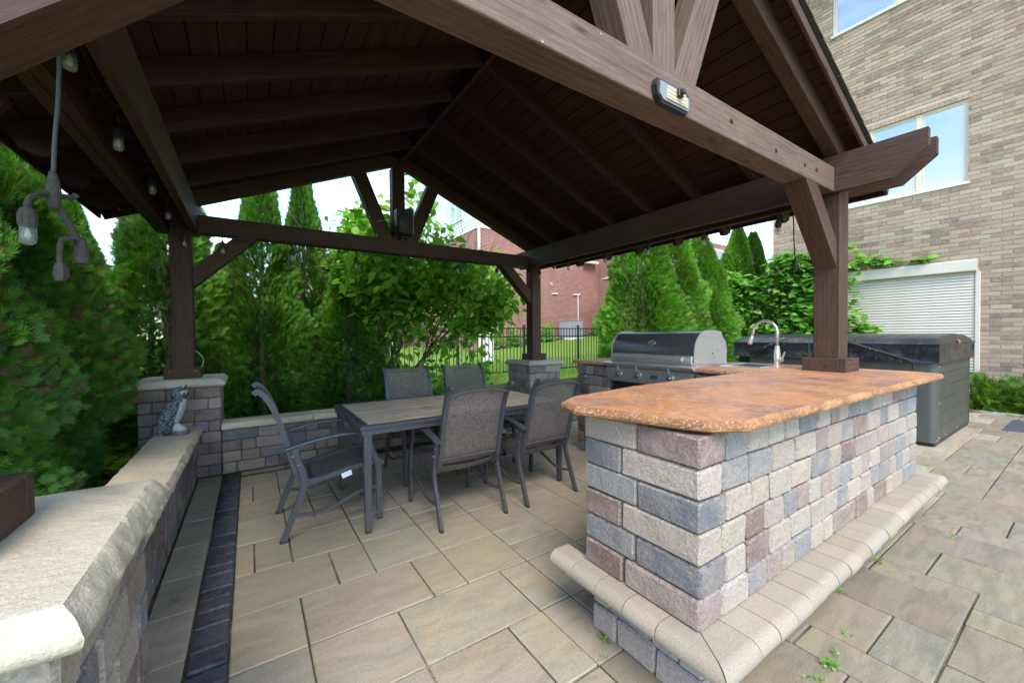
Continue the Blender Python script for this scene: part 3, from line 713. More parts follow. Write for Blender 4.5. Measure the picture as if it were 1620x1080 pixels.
# decking boards parallel to the ridge, shingles above
LSL = (XE-XC+.04)/math.cos(AL); nb = 21; bwid = LSL/nb
for s in (-1, 1):
    nx, nz = s*math.sin(AL), math.cos(AL); dx, dz = s*math.cos(AL), -math.sin(AL)
    for k in range(nb):
        d = (k+.5)*bwid; c = Vector((XC+dx*d, 3.14, ZR+dz*d)) + Vector((nx, 0, nz))*(.14+.011)
        L_ = 4.24; Mx = Matrix(((0, dx, nx, c.x), (1, 0, 0, c.y), (0, dz, nz, c.z), (0, 0, 0, 1)))
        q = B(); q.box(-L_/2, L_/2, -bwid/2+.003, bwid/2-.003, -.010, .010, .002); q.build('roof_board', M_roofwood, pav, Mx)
    q = B()
    for k in range(19):
        d0, d1 = k*LSL/19, (k+1)*LSL/19+.03; h0 = .168 + .006; th = .008
        for (a, c_) in ((d0, 0), ):
            P = []
            for d, hb in ((d0, h0+.001), (d1, h0+.010)):
                for t in (0, th):
                    for y in (.99, 5.30): P.append(Vector((XC+dx*d, y, ZR+dz*d))+Vector((nx, 0, nz))*(hb+t))
            q.add(P, [(0, 1, 3, 2), (4, 6, 7, 5), (0, 4, 5, 1), (2, 3, 7, 6), (0, 2, 6, 4), (1, 5, 7, 3)])
    q.build('roof_shingles', bpy.data.materials.get('asphalt_shingle') or simple('asphalt_shingle', (.045, .045, .042), .95, nz=(60, (.09, .085, .07)), bump=.8), pav)
    for y in (1.02, 5.27):   # rake trim board
        p0 = Vector((XC, y, ZR))+Vector((nx, 0, nz))*.118; p1 = p0+Vector((dx, 0, dz))*LSL; beam('rake_board', p0, p1, .022, .066, M_wood, pav)
    c0 = Vector((XC+dx*(LSL+.012), 3.14, ZR+dz*(LSL+.012)))+Vector((nx, 0, nz))*.135
    beam('eave_board', c0-Vector((0, 2.12, 0)), c0+Vector((0, 2.12, 0)), .022, .07, M_roofwood, pav)

b = B(); b.add([(XC-.16, .99, ZR+.115), (XC, .99, ZR+.185), (XC+.16, .99, ZR+.115), (XC-.16, 5.30, ZR+.115), (XC, 5.30, ZR+.185), (XC+.16, 5.30, ZR+.115), (XC-.16, .99, ZR+.13), (XC, .99, ZR+.215), (XC+.16, .99, ZR+.13), (XC-.16, 5.30, ZR+.13), (XC, 5.30, ZR+.215), (XC+.16, 5.30, ZR+.13)],
      [(0, 1, 4, 3), (1, 2, 5, 4), (6, 7, 10, 9), (7, 8, 11, 10), (0, 1, 7, 6), (1, 2, 8, 7), (3, 4, 10, 9), (4, 5, 11, 10), (0, 3, 9, 6), (2, 5, 11, 8)]); b.build('ridge_cap', bpy.data.materials['asphalt_shingle'], pav)
b = B(); prism_xz_ = [(XC-.09, ZR+.11), (XC, ZR+.148), (XC+.09, ZR+.11), (XC, ZR+.175)]; b.add([(x, y, z) for y in (1.03, 5.25) for x, z in prism_xz_], [(q, (q+1) % 4, 4+(q+1) % 4, 4+q) for q in range(4)]+[(0, 1, 2, 3), (7, 6, 5, 4)]); b.build('ridge_board', M_roofwood, pav)

# ------------------------------------------------------------------ solar flood light on the tie beam
fl = thing('flood_light', (1.635, 1.12, 2.43), 'black framed solar flood light with led strip screwed to the front tie beam', 'light')
def prism_y(b, poly, y0, y1, mi=0):
    n = len(poly); b.add([(x, y, z) for y in (y0, y1) for x, z in poly], [(q, (q+1) % n, n+(q+1) % n, n+q) for q in range(n)]+[tuple(range(n)), tuple(range(2*n-1, n-1, -1))], mi)
x0, x1, z0, z1 = 1.525, 1.765, 2.385, 2.487
b = B(); prism_y(b, [(x0+.03, z0), (x1-.02, z0), (x1, z0+.03), (x1, z1-.02), (x1-.02, z1), (x0+.0, z1), (x0-.01, z1-.03), (x0, z0+.03)], 1.116, 1.143); b.build('housing', M_black, fl)
b = B(); prism_y(b, [(x0+.035, z0+.012), (x1-.02, z0+.012), (x1-.012, z0+.034), (x1-.012, z1-.028), (x1-.08, z1-.028), (x1-.1, z1-.012), (x0+.012, z1-.012), (x0+.008, z0+.034)], 1.109, 1.1155)
b.build('rim', simple('grey_plastic_rim', (.22, .23, .25), .45), fl)
b = B(); b.box(x0+.05, x1-.03, 1.1045, 1.1085, z0+.022, z1-.032); led = b.build('led_panel', simple('led_phosphor', (.40, .33, .22), .3, nz=(7, (.50, .45, .33))), fl)
q = B()
for i in range(11):
    for k in range(3): xx = x0+.056+i*.0128; zz = z0+.032+k*.018; q.box(xx, xx+.008, 1.1025, 1.1043, zz, zz+.009)
q.build('led_chip', simple('led_chip', (.62, .52, .34), .3), led)['kind'] = 'stuff'
b = B(); b.box((x0+x1)/2+.0, (x0+x1)/2+.035, 1.088, 1.104, z0+.045, z0+.085, .004); b.lathe([(.014, -.004), (.012, -.016), (.004, -.02)], ((x0+x1)/2+.017, 1.091, z0+.065), 12, 'y'); b.build('motion_sensor', M_black, fl)

# ------------------------------------------------------------------ speaker on the rear king post
sp = thing('speaker', (1.63, 4.95, 2.60), 'black box speaker bracketed to the rear king post above the table', 'speaker')
b = B(); b.box(1.535, 1.745, 4.86, 5.0, 2.62, 2.935, .012); b.build('cabinet', M_black, sp)
b = B(); b.box(1.548, 1.732, 4.852, 4.859, 2.635, 2.92, .003); gr = b.build('grille', simple('speaker_grille', (.03, .03, .032), .6, nz=(300, (.012, .012, .012))), sp)
b = B(); b.lathe([(.07, 0), (.078, -.004), (.07, -.006)], (1.64, 4.852, 2.78), 28, 'y'); b.build('emblem_ring', M_black, gr)
b = B(); b.box(1.62, 1.66, 5.0, 5.048, 2.56, 2.60); b.box(1.60, 1.68, 4.93, 5.0, 2.59, 2.60); b.build('bracket', M_black, sp)

# ------------------------------------------------------------------ string lights
def mk_glass():
    m = Mt('clear_bulb_glass', .05, spec=.8); v = m.coord('Object'); m.col((.42, .45, .40)); m.bump(m.noise(v, 60, 3), .8, .004)
    tr = m.t.nodes.new('ShaderNodeBsdfTransparent'); tr.inputs[0].default_value = (.93, .96, .92, 1); ms = m.t.nodes.new('ShaderNodeMixShader'); ms.inputs[0].default_value = .68
    m.L(m.b.outputs[0], ms.inputs[1]); m.L(tr.outputs[0], ms.inputs[2]); m.L(ms.outputs[0], m.out.inputs[0]); return m.m
M_glassb = mk_glass()
def bulb(parent, x, y, zb, s=1., dusty=False, tilt=None):
    """zb: bottom of glass"""
    b = B(); z = zb+.062*s
    b.lathe([(.004*s, .085*s), (.008*s, .07*s), (.017*s, .062*s), (.021*s, .05*s), (.0225*s, .01*s), (.021*s, 0)], (x, y, z), 14)
    for q in range(10): a = q*math.pi/5; b.box(x+.0225*s*math.cos(a)-.0015, x+.0225*s*math.cos(a)+.0015, y+.0225*s*math.sin(a)-.0015, y+.0225*s*math.sin(a)+.0015, z+.008*s, z+.045*s)
    so = b.build('socket', M_rubber if not dusty else M_dusty, parent, smooth=True, sharp=40)
    g = B(); g.lathe([(.019*s, .004*s), (.0215*s, -.02*s), (.0225*s, -.038*s), (.019*s, -.054*s), (.010*s, -.061*s), (.002*s, -.062*s)], (x, y, z), 16); g.build('bulb', M_glassb, so, smooth=True)
    g = B(); g.lathe([(.002*s, .0), (.006*s, -.01*s), (.009*s, -.03*s), (.004*s, -.042*s)], (x, y, z), 8); g.build('filament_tube', simple('bulb_filament', (.6, .58, .5), .3) if 'bulb_filament' not in bpy.data.materials else bpy.data.materials['bulb_filament'], so, smooth=True)
def string_light(label, pts, hang, s=1.):
    """pts: (x,y,z bottom of bulb)"""
    t = thing('string_light', (pts[0][0], pts[0][1], pts[0][2]), label, 'string lights', 'strings of bulbs under the beams'); c = B(); allp = []
    for i, (x, y, z) in enumerate(pts):
        zc = z+.062+.085+hang; allp.append(Vector((x, y, zc)))
        if i < len(pts)-1:
            x2, y2, z2 = pts[i+1]; allp.append(Vector(((x+x2)/2, (y+y2)/2, (zc+z2+.147+hang)/2-.03)))
        c.tube([(x, y, zc), (x+.002, y, z+.145)], .0035, 6); c.lathe([(.006, -.018), (.0085, -.01), (.0085, .012), (.005, .02)], (x, y, zc), 8)
    c.tube(cr(allp, 5), .003, 6); c.build('cable', M_rubber, t, smooth=True)
    for x, y, z in pts: bulb(t, x, y, z, s)
    return t
string_light('string of clear bulbs hung in the gap of the left double beam', [(-.555, 1.47, 2.37), (-.555, 2.19, 2.365), (-.56, 2.88, 2.33), (-.56, 3.74, 2.36), (-.56, 4.38, 2.34)], .03)
string_light('string of clear bulbs along the rear tie beam', [(-.52, 4.98, 2.23), (-.22, 4.98, 2.19), (.40, 4.98, 2.18), (1.07, 4.98, 2.16), (1.73, 4.98, 2.19), (2.41, 4.98, 2.20), (3.04, 4.98, 2.2)], .04)
string_light('string of clear bulbs under the double beam above the grill', [(3.80, 4.94, 2.23), (3.80, 4.27, 2.26), (3.80, 3.56, 2.25), (3.80, 2.91, 2.24), (3.80, 2.25, 2.22), (3.80, 1.58, 2.19)], .03)
# hanging pigtail: bulb, splitter, plug
pg = thing('hanging_light_cord', (-.55, 2.05, 2.4), 'frayed grey cord hanging beside the left post with a bulb and a dangling plug', 'light cord')
b = B(); b.tube(cr([(-.55, 2.06, 2.62), (-.545, 2.06, 2.45), (-.55, 2.05, 2.2), (-.558, 2.04, 2.05), (-.562, 2.03, 1.90)], 5), .0065, 8); b.build('cord', simple('grey_cord', (.07, .08, .095), .45), pg, smooth=True)
b = B(); b.lathe([(.008, .045), (.011, .035), (.016, .01), (.021, -.03), (.018, -.06), (.012, -.085)], (-.562, 2.03, 1.885), 12); b.tube(cr([(-.562, 2.03, 1.86), (-.59, 1.99, 1.83), (-.60, 1.96, 1.80), (-.60, 1.955, 1.735)], 4), [.009]*13, 8)
b.tube(cr([(-.555, 2.04, 1.85), (-.53, 2.08, 1.86), (-.52, 2.085, 1.875)], 3), .010, 8)
b.tube(cr([(-.558, 2.04, 1.82), (-.535, 2.07, 1.76), (-.52, 2.095, 1.70)], 4), .011, 8); b.build('splitter', M_dusty, pg, smooth=True)
bulb(pg, -.60, 1.952, 1.655, .95, dusty=True)
b = B(); b.lathe([(.010, .05), (.015, .045), (.016, .02), (.020, .01), (.024, -.035), (.021, -.045)], (-.515, 2.10, 1.67), 12); b.build('plug', M_dusty, pg, smooth=True, sharp=40)
b = B(); b.tube(cr([(-.525, 2.085, 1.715), (-.553, 2.06, 1.70), (-.558, 2.055, 1.64), (-.556, 2.055, 1.60)], 5), .008, 8); b.lathe([(.010, .035), (.018, .02), (.021, -.01), (.014, -.03), (.005, -.034)], (-.556, 2.055, 1.585), 6); b.build('socket_cap', M_dusty, pg, smooth=True, sharp=40)
pc = thing('power_cable', (3.90, 1.50, 1.9), 'thin black cable with a plug dangling behind the right front brace', 'cable')
b = B(); b.tube(cr([(3.93, 1.56, 2.41), (3.905, 1.51, 2.36), (3.90, 1.50, 2.15), (3.90, 1.49, 1.97)], 6), .005, 6); b.build('cord', M_rubber, pc, smooth=True)
b = B(); b.lathe([(.006, .06), (.016, .05), (.018, 0), (.014, -.02)], (3.90, 1.49, 1.90), 8); b.build('plug', M_rubber, pc)
gw = thing('ground_wire', (-.43, 5.1, 1.1), 'thin pale loop of wire beside the base of the rear left post', 'wire')
b = B(); b.tube(cr([(-.468, 5.09, 1.22), (-.42, 5.08, 1.17), (-.40, 5.08, 1.12), (-.415, 5.08, 1.045)], 6), .0035, 6); b.build('loop', simple('pale_wire', (.5, .5, .46), .5), gw, smooth=True)

# ------------------------------------------------------------------ dining table
TX0, TX1, TY0, TY1 = .60, 2.42, 2.745, 3.80
tb_ = thing('dining_table', ((TX0+TX1)/2, (TY0+TY1)/2, 0), 'patio dining table with dark metal frame and tan wood-look tile top', 'table')
b = B()
edge = [(0, 0), (.05, 0), (.05, -.016), (.044, -.022), (.044, -.030), (.036, -.034), (.036, -.062), (0, -.062)]
def rim(b, x0, x1, y0, y1, zt, inw):
    """moulded frame, mitred"""
    loops = []
    for o, z in [(inw, 0), (.012, .0), (.006, -.004), (0, -.012), (0, -.018), (.007, -.022), (.007, -.030), (.014, -.034), (.014, -.062), (.03, -.062)]:
        loops.append([(x0+o, y0+o, zt+z), (x1-o, y0+o, zt+z), (x1-o, y1-o, zt+z), (x0+o, y1-o, zt+z)])
    vs = [p for l in loops for p in l]; b.add(vs, [(i*4+q, i*4+(q+1) % 4, (i+1)*4+(q+1) % 4, (i+1)*4+q) for i in range(len(loops)-1) for q in range(4)])
rim(b, TX0, TX1, TY0, TY1, .742, .062)
for o in (.028, .045):
    for y in (TY0+o, TY1-o): b.box(TX0+o, TX1-o, y-.004, y+.004, .7425, .7455)
    for x in (TX0+o, TX1-o): b.box(x-.004, x+.004, TY0+o, TY1-o, .7425, .7456)
b.build('table_frame', M_frame, tb_)
b = B(); b.box(TX0+.063, TX1-.063, TY0+.063, TY1-.063, .70, .736); b.build('tile_bed', M_black, tb_)
xi0, xi1, yi0, yi1 = TX0+.065, TX1-.065, TY0+.065, TY1-.065
tiles = []
cw = .26; rws = [yi0, yi0+.30, yi1-.30, yi1]
bx = .20
tiles += [(xi0, xi0+cw, yi0+.17, yi0+.46, 1), (xi0, xi0+cw, yi0+.46, yi1-.17, 1), (xi1-cw, xi1, yi0+.17, yi0+.46, 1), (xi1-cw, xi1, yi0+.46, yi1-.17, 1)]
xs_ = [xi0+cw, xi0+cw+.40, xi0+cw+.80, xi1-cw]
tiles += [(xi0, xi0+.66, yi0, yi0+.17, 0), (xi0+.66, xi0+1.18, yi0, yi0+.17, 0), (xi0+1.18, xi1, yi0, yi0+.17, 0), (xi0, xi0+.6, yi1-.17, yi1, 0), (xi0+.6, xi0+1.2, yi1-.17, yi1, 0), (xi0+1.2, xi1, yi1-.17, yi1, 0)]
for a, c in zip(xs_[:-1], xs_[1:]): tiles += [(a, c, yi0+.17, yi0+.46, 0), (a, c, yi0+.46, yi1-.17, 0)]
for x0, x1, y0, y1, rt in tiles:
    gx = .0028; cx, cy = (x0+x1)/2, (y0+y1)/2; b = B(); b.box(x0-cx+gx, x1-cx-gx, y0-cy+gx, y1-cy-gx, -.004, .004, .0015); b.build('table_tile', M_tile, tb_, Matrix.Translation((cx, cy, .7405)))
for x in (TX0+.055, TX1-.055):
    for y in (TY0+.055, TY1-.055):
        sx = 1 if x < 1 else -1; sy = 1 if y < 3 else -1; b = B(); vs = []
        for z, a in ((.0, .017), (.68, .027)): vs += [(x+sx*(0.0)+i*a, y+k*a, z) for i, k in ((-1, -1), (1, -1), (1, 1), (-1, 1))]
        b.add(vs, [(q, (q+1) % 4, 4+(q+1) % 4, 4+q) for q in range(4)]+[(3, 2, 1, 0), (4, 5, 6, 7)]); lg = b.build('leg', M_frame, tb_)
        b = B(); b.box(x-.019, x+.019, y-.019, y+.019, .0005, .02, .003); b.build('foot_cap', M_rubber, lg)

# ------------------------------------------------------------------ chairs (front is local +Y)
def make_chair():
    t = bpy.data.objects.new('patio_chair', None); link(t)
    rect_ = lambda a, c: [(-a, -c), (a, -c), (a, c), (-a, c)]
    side = (1, 0, 0); hw = .262
    for s in (-1, 1):
        b = B(); b.sweep(cr([(s*hw, -.295, .012), (s*hw, -.235, .17), (s*hw, -.175, .33), (s*hw, -.172, .42), (s*hw, -.205, .53), (s*hw, -.225, .615)], 5), rect_(.011, .019), side); l1 = b.build('leg', M_frame, t)
        b = B(); b.box(s*hw-.013, s*hw+.013, -.318, -.276, .0, .016, .004); b.build('foot_cap', M_rubber, l1)
        b = B(); b.sweep(cr([(s*hw, .325, .012), (s*hw, .322, .2), (s*hw, .318, .38), (s*hw, .295, .47), (s*hw, .262, .55), (s*hw, .252, .622)], 5), rect_(.011, .019), side); l2 = b.build('leg', M_frame, t)
        b = B(); b.box(s*hw-.013, s*hw+.013, .305, .346, .0, .016, .004); b.build('foot_cap', M_rubber, l2)
        b = B(); b.sweep(cr([(s*(hw+.004), -.285, .612), (s*(hw+.006), -.15, .642), (s*(hw+.008), .02, .665), (s*(hw+.008), .18, .662), (s*(hw+.006), .30, .640)], 5), [(-.027, -.004), (-.022, -.010), (.022, -.010), (.027, -.004), (.024, .006), (-.024, .006)], side)
        ob = b.build('armrest', M_frame, t)
        b = B(); b.sweep(cr([(s*hw, -.235, .17), (s*hw, -.12, .150), (s*hw, .0, .165), (s*hw, .15, .225), (s*hw, .25, .248), (s*hw, .318, .245)], 5), rect_(.006, .011), side); b.build('stretcher', M_frame, t)
        b = B(); pr = cr([(s*.236, .355, .395), (s*.236, .32, .425), (s*.236, .15, .412), (s*.236, -.04, .375), (s*.236, -.145, .372), (s*.236, -.20, .42), (s*.236, -.235, .52), (s*.236, -.275, .68), (s*.236, -.325, .85), (s*.236, -.375, .955), (s*.236, -.42, 1.0), (s*.236, -.445, .985)], 5)
        b.sweep(pr, rect_(.014, .017), side); b.build('side_rail', M_frame, t)
    prf = cr([(0, .335, .425), (0, .15, .405), (0, -.04, .362), (0, -.135, .365), (0, -.185, .42)], 5); back = cr([(0, -.190, .43), (0, -.228, .52), (0, -.268, .68), (0, -.318, .85), (0, -.368, .955), (0, -.412, 1.0)], 5)
    for nm, pf, sg in (('seat_sling', prf, .018), ('back_sling', back, .012)):
        b = B(); N = 8; n = len(pf); vs = []
        for p in pf:
            for i in range(N+1):
                u = -1+2*i/N; dz = sg*(1-u*u)
                vs.append((u*.228, p.y-(dz if nm == 'back_sling' else 0), p.z-(dz if nm == 'seat_sling' else 0)))
        b.add(vs, [(j*(N+1)+i, j*(N+1)+i+1, (j+1)*(N+1)+i+1, (j+1)*(N+1)+i) for j in range(n-1) for i in range(N)]); b.build(nm, M_fabric, t, smooth=True)
    for (y, z, bow) in ((-.385, .950, .03), (-.232, .470, 0), (.30, .385, 0)):
        b = B(); b.tube(cr([(-.236, y, z-bow*.5), (-.12, y, z+bow*.3), (0, y, z+bow*.5), (.12, y, z+bow*.3), (.236, y, z-bow*.5)], 4), .009, 8); b.build('crossbar', M_frame, t, smooth=True)
    b = B(); b.tube([(-.255, -.10, .345), (.255, -.10, .345)], .010, 8); b.build('crossbar', M_frame, t, smooth=True)
    b = B()
    for s in (-1, 1):
        for (y, z) in ((-.20, .50), (-.235, .56)): b.lathe([(.006, 0), (.005, s*.004)], (s*.2735, y, z), 8, 'x')
    b.build('bolt', M_screw, t)
    return t
def copy_tree(o, parent=None):
    c = o.copy(); COL.objects.link(c); c.parent = parent
    for ch in list(o.children): copy_tree(ch, c)
    return c
ch0 = make_chair(); CG = 'sling chairs round the dining table'
CH = [((.455, 3.235), -90, 'sling chair at the head of the table nearest the owl, seen in profile'),
      ((1.335, 2.815), 0, 'sling chair on the near long side, centre of the picture, back turned to the viewer'),
      ((2.045, 2.815), 2, 'sling chair on the near side closest to the bar counter, with a bowed rear crossbar'),
      ((1.40, 3.80), 180, 'sling chair across the table in front of the leafy tree trunks'),
      ((2.06, 3.80), 178, 'sling chair across the table nearest the iron fence and far pillar')]
for i, ((x, y), a, lb) in enumerate(CH):
    c = ch0 if i == 0 else copy_tree(ch0)
    c.location = (x, y, 0); c.rotation_euler = (0, 0, R_(a)); tag(c, lb, 'chair', CG)
b = B(); b.box(-.034, .034, -.0015, .0015, -.018, .018); tg = b.build('care_tag', M_tag, None, Matrix.Translation((.33, 0, 0)))
COL.objects.unlink(tg); COL.objects.link(tg); tg.parent = ch0; tg.matrix_parent_inverse = Matrix.Identity(4); tg.matrix_basis = Matrix.Translation((.262, .10, .375)) @ Matrix.Rotation(R_(90), 4, 'Z') @ Matrix.Rotation(R_(-14), 4, 'Y')

# ------------------------------------------------------------------ owl decoy (faces local +x)
def mk_owlback():
    m = Mt('owl_feather_paint', .5); v = m.coord('Object', (1, 1.2, .62)); vo = m.t.nodes.new('ShaderNodeTexVoronoi'); vo.feature = 'DISTANCE_TO_EDGE'; vo.inputs['Scale'].default_value = 52; m.L(v, vo.inputs['Vector'])
    n = m.noise(m.coord('Object'), 22, 4)
    e = m.ramp(vo.outputs['Distance'], [(.015, .8), (.05, 0.)]); c = m.mix(m.ramp(n, [(.4, 0.), (.65, 1.)]), (.010, .016, .024), (.05, .085, .125))
    m.col(m.mix(e, c, (.50, .56, .58))); m.bump(vo.outputs['Distance'], -.9, .006); return m.m
M_owlb = mk_owlback()
owl = thing('owl_statue', (-.565, 4.52, .50), 'grey and white plastic owl decoy standing on the seat wall', 'owl statue')
OW = Matrix.Translation((-.565, 4.52, .50)) @ Matrix.Rotation(R_(-12), 4, 'Z')
def rings(b, R, n=24, mi_f=None):
    """R: (cx, cz, rx, ry) stacked"""
    vs = []; fs = []; o = len(b.v)
    for cx, cz, rx, ry in R:
        for q in range(n): t = 2*math.pi*q/n; vs.append((cx+rx*math.cos(t), ry*math.sin(t), cz))
    for i in range(len(R)-1):
        for q in range(n): fs.append((i*n+q, i*n+(q+1) % n, (i+1)*n+(q+1) % n, (i+1)*n+q))
    fs += [tuple(range(n-1, -1, -1)), tuple((len(R)-1)*n+q for q in range(n))]
    b.add(vs, fs, 0)
    if mi_f:
        k = len(b.f)-len(fs)
        for i, f in enumerate(fs):
            c = [sum(b.v[o+j][a] for j in f)/len(f) for a in range(3)]; b.mi[k+i] = mi_f(c)
b = B()
def cxz(t): return -.055+.075*t        # the body leans forward as it rises
prof = [(0, .02, .02), (.03, .04, .04), (.08, .058, .062), (.16, .070, .080), (.23, .072, .084), (.285, .064, .076), (.315, .056, .066)]
R = []
for i in range(25):
    z = .315*i/24
    for (z0, a0, b0), (z1, a1, b1) in zip(prof[:-1], prof[1:]):
        if z0 <= z <= z1: t = (z-z0)/(z1-z0); t = t*t*(3-2*t); R.append((-.062+.30*z, z, a0+(a1-a0)*t, b0+(b1-b0)*t)); break
rings(b, R, 28, lambda c: 1 if c[0]-(-.062+.30*c[2]) > .045 else 0)
b.build('body', [M_owlb, M_owlw], owl, OW, smooth=True)
b = B(); R = []
for i in range(13):
    t = i/12*math.pi; R.append((.037+.004*math.cos(t), .352-.062*math.cos(t), max(.004, .060*math.sin(t)), max(.004, .068*math.sin(t))))
rings(b, R, 24); hd = b.build('head', M_owlb, owl, OW, smooth=True)
for s in (-1, 1):
    ex, ey, ez = .080, s*.036, .362; nrm = Vector((.80, s*.58, .05)).normalized(); q = nrm.to_track_quat('Z', 'Y').to_matrix().to_4x4(); q.translation = Vector((ex, ey, ez))
    b = B(); b.lathe([(.027, -.012), (.027, 0), (.018, .004), (.003, .005)], (0, 0, 0), 18); b.build('eye_disc', M_owlw, hd, OW @ q, smooth=True, sharp=50)
    b = B(); b.lathe([(.0105, .003), (.010, .007), (.004, .009)], (0, 0, 0), 14); b.build('eye', M_amber, hd, OW @ q, smooth=True)
    b = B(); b.lathe([(.0045, .009), (.004, .0105)], (0, 0, 0), 10); b.build('pupil', M_black, hd, OW @ q)
    b = B(); b.add([(.055, s*.028, .395), (.080, s*.046, .398), (.045, s*.060, .39), (.070, s*.062, .438)], [(0, 1, 2), (0, 1, 3), (1, 2, 3), (2, 0, 3)]); b.build('ear_tuft', M_owlb, hd, OW)
    b = B(); R = []
    for i in range(12):
        t = i/11; z = .30-.285*t; w = max(.02, math.sin(math.pi*min(1, t*.9+.1)))**.7
        R.append((-.062+.30*z-.010-.030*t, z, .064*w*(1-.45*t)+.003, .022*w+.003))
    vs = []; rings(b, R, 14); b.v = [(x, y+s*.072, z) for x, y, z in b.v]; b.build('wing', M_owlb, owl, OW, smooth=True)
b = B(); b.add([(.094, -.012, .352), (.094, .012, .352), (.094, 0, .368), (.116, 0, .338)], [(0, 1, 2), (0, 1, 3), (1, 2, 3), (2, 0, 3)]); b.build('beak', M_black, hd, OW)
b = B(); R = [(.035, .0005, .066, .052), (.036, .018, .070, .056), (.036, .035, .06, .05)]; rings(b, R, 20); b.build('base', simple('owl_base_grey', (.05, .055, .06), .5, nz=(25, (.16, .17, .17))), owl, OW, smooth=True, sharp=60)
b = B(); rings(b, [(.036, .035, .058, .048), (.028, .058, .050, .042), (.012, .085, .035, .034), (.0, .11, .015, .02)], 16); b.build('perch', M_owlw, owl, OW, smooth=True)

# ------------------------------------------------------------------ grill (front faces -X)
GY, GYE = 2.0, 2.95
gl = thing('gas_grill', (3.5, 2.475, .70), 'built-in stainless gas grill with a rounded dark hood and three knobs', 'grill')
def prism_along_y(b, poly, y0, y1, mi=0):
    n = len(poly); b.add([(x, y, z) for y in (y0, y1) for x, z in poly], [(q, (q+1) % n, n+(q+1) % n, n+q) for q in range(n)]+[tuple(range(n)), tuple(range(2*n-1, n-1, -1))], mi)
gd = lambda P_: [(3.235+(a-3.235)*.86, c) for a, c in P_]
# body under the hood
b = B(); b.box(3.23, 3.74, GY+.012, GYE-.012, .70, 1.085); b.build('fire_box', M_steel, gl)
arc = [(3.235, 1.150)]+[(3.235+.20*(1-math.cos(t))*1.15, 1.165+.205*math.sin(t)) for t in [math.pi/2*k/12 for k in range(1, 13)]]+[(3.60, 1.372), (3.72, 1.355), (3.80, 1.28), (3.83, 1.15)]
b = B(); prism_along_y(b, gd(arc), GY+.006, GYE-.006); b.build('hood', M_hood, gl, smooth=True, sharp=35)
for y in (GY-.002, GYE-.006):
    pl = [(3.228, 1.088)]+[(a-.006 if a < 3.5 else a+.002, c+.006) for a, c in arc[:-3]]+[(3.74, 1.365), (3.75, 1.33), (3.825, 1.27), (3.845, 1.20), (3.845, 1.056)]
    b = B(); prism_along_y(b, gd(pl), y, y+.008); sp_ = b.build('hood_side', M_steel, gl)
    if y < 2.5:
        q = B()
        for a, c, r in ((3.52, 1.165, .008), (3.60, 1.19, .005), (3.535, 1.125, .005)): q.lathe([(r, 0), (r*.8, -.004)], (a, y, c), 10, 'y')
        q.build('rivet', M_black, sp_)
b = B(); b.box(3.212, 3.232, GY+.012, GYE-.012, 1.078, 1.148, .004); b.build('hood_skirt', M_steel, gl)
b = B(); b.tube([(3.165, GY+.075, 1.122), (3.165, GYE-.075, 1.122)], .017, 12)
for y in (GY+.10, GYE-.10): b.tube([(3.165, y, 1.122), (3.22, y, 1.122)], .010, 8)
b.build('handle', M_nickel, gl, smooth=True, sharp=50)
b = B(); pts = []
for k in range(33): t = 2*math.pi*k/32; pts.append(Vector((0, .040*math.cos(t), .021*math.sin(t))))
b.tube(pts, .005, 8); el = Matrix.Translation((3.262, 2.455, 1.262)) @ Matrix.Rotation(R_(30), 4, 'Y'); b.build('emblem_ring', M_nickel, gl, el, smooth=True)
b = B(); b.tube(cr([(-.001, .026, .004), (-.001, .005, .008), (-.001, -.006, -.008), (-.001, -.026, -.002)], 4), .004, 6); b.build('emblem_mark', M_nickel, gl, el, smooth=True)
b = B(); prism_along_y(b, [(3.12, 1.052), (3.125, 1.045), (3.20, 1.005), (3.21, 1.005), (3.21, 1.052), (3.228, 1.066), (3.20, 1.066)], GY-.045, GYE+.03); b.build('drip_shelf', M_steel, gl)
b = B(); prism_along_y(b, [(3.205, .86), (3.192, .87), (3.178, 1.00), (3.19, 1.004), (3.225, 1.004), (3.225, .86)], GY-.02, GYE+.02); b.build('control_panel', M_steel, gl)
b = B(); b.box(3.215, 3.23, GY+.03, GYE-.03, .72, .855); b.build('vent_gap', M_black, gl)
for y in (2.80, 2.56, 2.20):
    b = B(); b.lathe([(.036, 0), (.036, -.010), (.028, -.014)], (3.184, y, .938), 20, 'x'); kb = b.build('knob', M_nickel, gl, smooth=True, sharp=40)
    b = B(); b.lathe([(.024, -.014), (.022, -.034), (.018, -.038)], (3.184, y, .938), 16, 'x'); b.box(3.132, 3.146, y-.005, y+.005, .918, .960); b.build('knob_grip', M_hood, kb)
    b = B(); b.tube([(3.150, y+.005, 1.042), (3.168, y+.005, .985)], .014, 8); b.build('drip_tube', M_steel, gl)
b = B(); b.box(3.174, 3.181, 2.34, 2.42, .925, .955, .002); b.build('name_plate', M_hood, gl)
